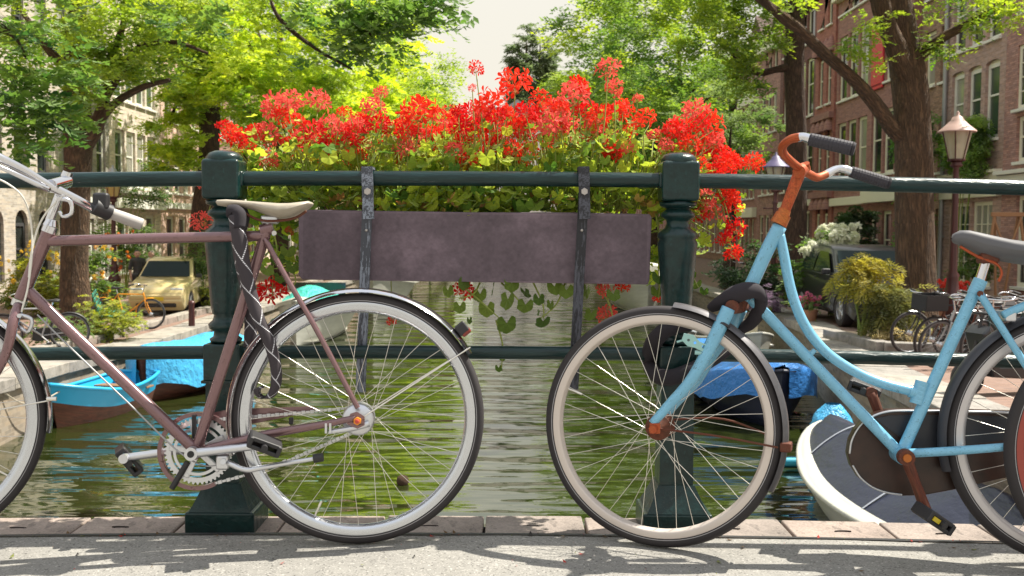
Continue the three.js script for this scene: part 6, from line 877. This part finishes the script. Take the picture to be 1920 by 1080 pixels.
  const A = n.A; for (const sd of [1, -1]) obj('side_deck', [sheet(50, 3, (u, v) => { const q = lerp(-0.995, 0.97, u); return [q * 2.6 + (q > 0.6 ? (q - 0.6) * 0.4 : 0), A.sheer(q) + 0.012 + 0.02 * Math.sin(v * 3.14), sd * A.bw(q) * lerp(0.7, 1.0, v)]; })], M.hullWhite, n.t);
  obj('canvas_cover', [sheet(60, 40, (u, v) => { const q = lerp(-0.98, 0.9, u), s = v * 2 - 1, b = A.bw(q) * 0.8; const r = 0.42 * Math.pow(Math.max(0, 1 - Math.pow(Math.abs(q), 3)), 0.6); const fold = 0.05 * Math.abs(Math.sin(q * 7 + s)) * (1 - s * s) + 0.16 * (f4(u * 0.8 + v * 0.5, v * 0.7 - u * 0.3) - 0.5) * (1 - Math.abs(s)) + 0.04 * Math.abs(f8(u * 0.7 + v, v * 0.3) - 0.5); return [q * 2.6 + (q > 0.6 ? (q - 0.6) * 0.4 : 0), A.sheer(q) + 0.02 + r * (1 - Math.pow(Math.abs(s), 1.5)) - fold, s * b]; }, 4, 2)], M.navy, n.t);
  for (const q0 of [0.62, -0.1]) obj('piping', [limb(Array.from({ length: 13 }, (_, i) => { const s = i / 6 - 1, q = q0, b = A.bw(q) * 0.8, r = 0.42 * Math.pow(1 - Math.pow(Math.abs(q), 3), 0.6); return V(q * 2.6, A.sheer(q) + 0.03 + r * (1 - Math.pow(Math.abs(s), 1.5)) - 0.05 * Math.abs(Math.sin(q * 7 + s)) * (1 - s * s), s * b); }), [0.009, 0.009], 24, 6)], M.alu, n.t);
  const ob = thing('outboard_motor', 'outboard motor wrapped in bright blue cloth at the far end of the navy sloop', 'outboard motor', V(4.08, WATER + 0.12, -12.75), 0.4);
  obj('cover', [sheet(24, 16, (u, v) => { const a = u * 6.283, q = v, r = 0.24 * Math.sin(Math.min(1, q * 1.25 + 0.15) * 2.4) * (0.85 + 0.4 * f8(u, v)); return [Math.cos(a) * r * 1.1, 0.75 * (1 - q) + 0.0, Math.sin(a) * r]; }, 2, 2)], M.tarpSky, ob); obj('shaft', [bar(V(0, -0.4, 0), V(0, 0.2, 0), 0.06), rbx(0.1, 0.5, 0.3, 0.03, 0.1, 0.3, 0)], M.darkRust, ob);
  const fl = thing('boat_fender', 'small teal fender floating beside the blue outboard motor', 'fender', V(3.72, WATER + 0.06, -13.0)); obj('fender', [new THREE.CapsuleGeometry(0.06, 0.3, 6, 14).rotateZ(Math.PI / 2)], mat(0.03, 0.3, 0.42, 0.4), fl);
  const dl = thing('floating_seedhead', 'small brown round seed head floating on the green water', 'debris', at(755, 916, 1).sub(camera.position).multiplyScalar(11.95).add(V(0, EYE, 0))); dl.position.y = WATER + 0.04; obj('seedhead', [new THREE.IcosahedronGeometry(0.075, 2)], mat(0.12, 0.06, 0.03, 0.9, 0, { bumpMap: speckB, bumpScale: 0.03 }), dl);
}
// people behind the yellow car
function fieldGeo(bones, lo, hi, res, k = 0.03) {
  const mc = new MarchingCubes(res, new THREE.MeshBasicMaterial(), false, false, 60000), S = Math.max(hi.x - lo.x, hi.y - lo.y, hi.z - lo.z) / 2, c = lo.clone().add(hi).multiplyScalar(0.5);
  for (let z = 0; z < res; z++) for (let y = 0; y < res; y++) for (let x = 0; x < res; x++) {
    const p = V((x - res / 2) / (res / 2) * S + c.x, (y - res / 2) / (res / 2) * S + c.y, (z - res / 2) / (res / 2) * S + c.z); let d = 9;
    for (const [a, b, r0, r1] of bones) { const ab = b.clone().sub(a), t = clamp(p.clone().sub(a).dot(ab) / (ab.lengthSq() || 1), 0, 1), q = p.distanceTo(a.clone().addScaledVector(ab, t)) - lerp(r0, r1, t); const h = Math.max(k - Math.abs(d - q), 0) / k; d = Math.min(d, q) - h * h * k * 0.25; }
    mc.field[x + y * res + z * res * res] = -d;
  }
  mc.isolation = 0; mc.update(); const g = new THREE.BufferGeometry(), n = mc.count; g.setAttribute('position', new THREE.BufferAttribute(mc.positionArray.slice(0, n * 3), 3)); g.setAttribute('normal', new THREE.BufferAttribute(mc.normalArray.slice(0, n * 3).map(v => -v), 3)); g.scale(S, S, S); g.translate(c.x, c.y, c.z); g.computeVertexNormals(); return g;
}
function person(label, pos, turn, hair, shirt, tall) {
  const t = thing('person', label, 'person', pos, turn), s = tall / 1.7, P = (x, y, z) => V(x * s, y * s, z * s), b = (a, c, r0, r1) => [a, c, r0 * s, r1 * s];
  const arms = [-1, 1].flatMap(q => [b(P(q * 0.17, 1.38, 0), P(q * 0.23, 1.1, 0.0), 0.048, 0.042), b(P(q * 0.23, 1.1, 0), P(q * 0.21, 0.86, 0.08), 0.04, 0.03), b(P(q * 0.21, 0.86, 0.08), P(q * 0.2, 0.77, 0.1), 0.03, 0.02)]), legs = [-1, 1].flatMap(q => [b(P(q * 0.09, 0.88, 0), P(q * 0.1, 0.48, 0.01), 0.085, 0.058), b(P(q * 0.1, 0.48, 0.01), P(q * 0.1, 0.09, -0.01), 0.056, 0.038), b(P(q * 0.1, 0.05, -0.03), P(q * 0.11, 0.04, 0.14), 0.045, 0.035)]);
  const torso = [b(P(0, 1.34, 0), P(0, 1.12, 0), 0.13, 0.115), b(P(-0.1, 1.36, 0), P(0.1, 1.36, 0), 0.075, 0.075), b(P(0, 1.1, 0), P(0, 0.92, 0), 0.11, 0.13)];
  const head = [b(P(0, 1.58, 0.005), P(0, 1.55, 0.02), 0.098, 0.08), b(P(0, 1.42, -0.01), P(0, 1.52, 0), 0.05, 0.05), b(P(0, 1.555, 0.1), P(0, 1.545, 0.11), 0.018, 0.016), b(P(-0.095, 1.56, 0), P(-0.1, 1.56, -0.01), 0.02, 0.02), b(P(0.095, 1.56, 0), P(0.1, 1.56, -0.01), 0.02, 0.02)];
  obj('body', fieldGeo([...head, ...torso, ...arms, ...legs], V(-0.9, -0.02, -0.9).multiplyScalar(s), V(0.9, 1.78, 0.9).multiplyScalar(s), 76), M.skin, t);
  obj('shirt', fieldGeo([...torso, ...arms.filter((_, i) => i % 3 === 0)].map(([a, c, r0, r1]) => [a, c, r0 + 0.014, r1 + 0.014]), V(-0.4, 0.75, -0.4).multiplyScalar(s), V(0.4, 1.55, 0.4).multiplyScalar(s), 48), shirt, t);
  obj('trousers', fieldGeo([...legs.filter((_, i) => i % 3 < 2), torso[2]].map(([a, c, r0, r1]) => [a, c, r0 + 0.012, r1 + 0.012]), V(-0.55, 0.0, -0.55).multiplyScalar(s), V(0.55, 1.1, 0.55).multiplyScalar(s), 56), M.slate, t);
  obj('hair', fieldGeo([b(P(0, 1.615, -0.025), P(0, 1.56, -0.045), 0.094, 0.085)], V(-0.2, 1.4, -0.2).multiplyScalar(s), V(0.2, 1.8, 0.2).multiplyScalar(s), 32), hair, t);
  obj('eye', [-1, 1].map(q => new THREE.SphereGeometry(0.012, 8, 6).translate(q * 0.035 * s, 1.58 * s, 0.092 * s)), M.dark, t); obj('mouth', [rbx(0.045, 0.008, 0.01, 0.003, 0, 1.505 * s, 0.088 * s)], M.redLens, t);
}
person('person with dark hair standing behind the yellow car, left of the two', streetAt(257, 30.6), 0.5, M.black, M.slate, 1.62);
person('light-haired person in a white top behind the yellow car, right of the two', streetAt(283, 30.8), -0.6, M.saddle, M.white, 1.6);

{ // petals, leaves and grit blown along the kerb
  rnd = rngOf(505);
  const leaf = new THREE.BufferGeometry(); leaf.setAttribute('position', new THREE.Float32BufferAttribute(leafGeo(0, 0, 0, V(1, 0.12, 0), V(0, 0.1, 1), 1, 0.55, 0.1), 3)); leaf.computeVertexNormals();
  const n = 190, im = new THREE.InstancedMesh(leaf, leafM, n), e = new THREE.Euler(); im.name = 'litter'; im.castShadow = im.receiveShadow = true;
  for (let k = 0; k < n; k++) { const x = rr(-1.7, 1.9), near = rnd() < 0.55, z = near ? -2.945 + rr(-0.006, 0.02) : rr(-2.94, -2.6), s = rnd() < 0.75 ? rr(0.003, 0.008) : rr(0.012, 0.024); e.set(rr(-0.2, 0.2), rr(0, 6.28), rr(-0.3, 0.3)); _m.compose(V(x, deckY(x) + 0.003, z), _q.setFromEuler(e), V(s, s, s)); im.setMatrixAt(k, _m); const c = rnd(); im.setColorAt(k, c < 0.2 ? _c.setRGB(0.6, 0.05, 0.03) : c < 0.6 ? _c.setRGB(0.2, 0.12, 0.05) : c < 0.8 ? _c.setRGB(0.25, 0.28, 0.05) : _c.setRGB(0.05, 0.045, 0.04)); }
  scene.add(tag(im, 'scattered dry leaves and red petals along the bridge kerb', 'litter', null, 'stuff'));
}

renderer.render(scene, camera);
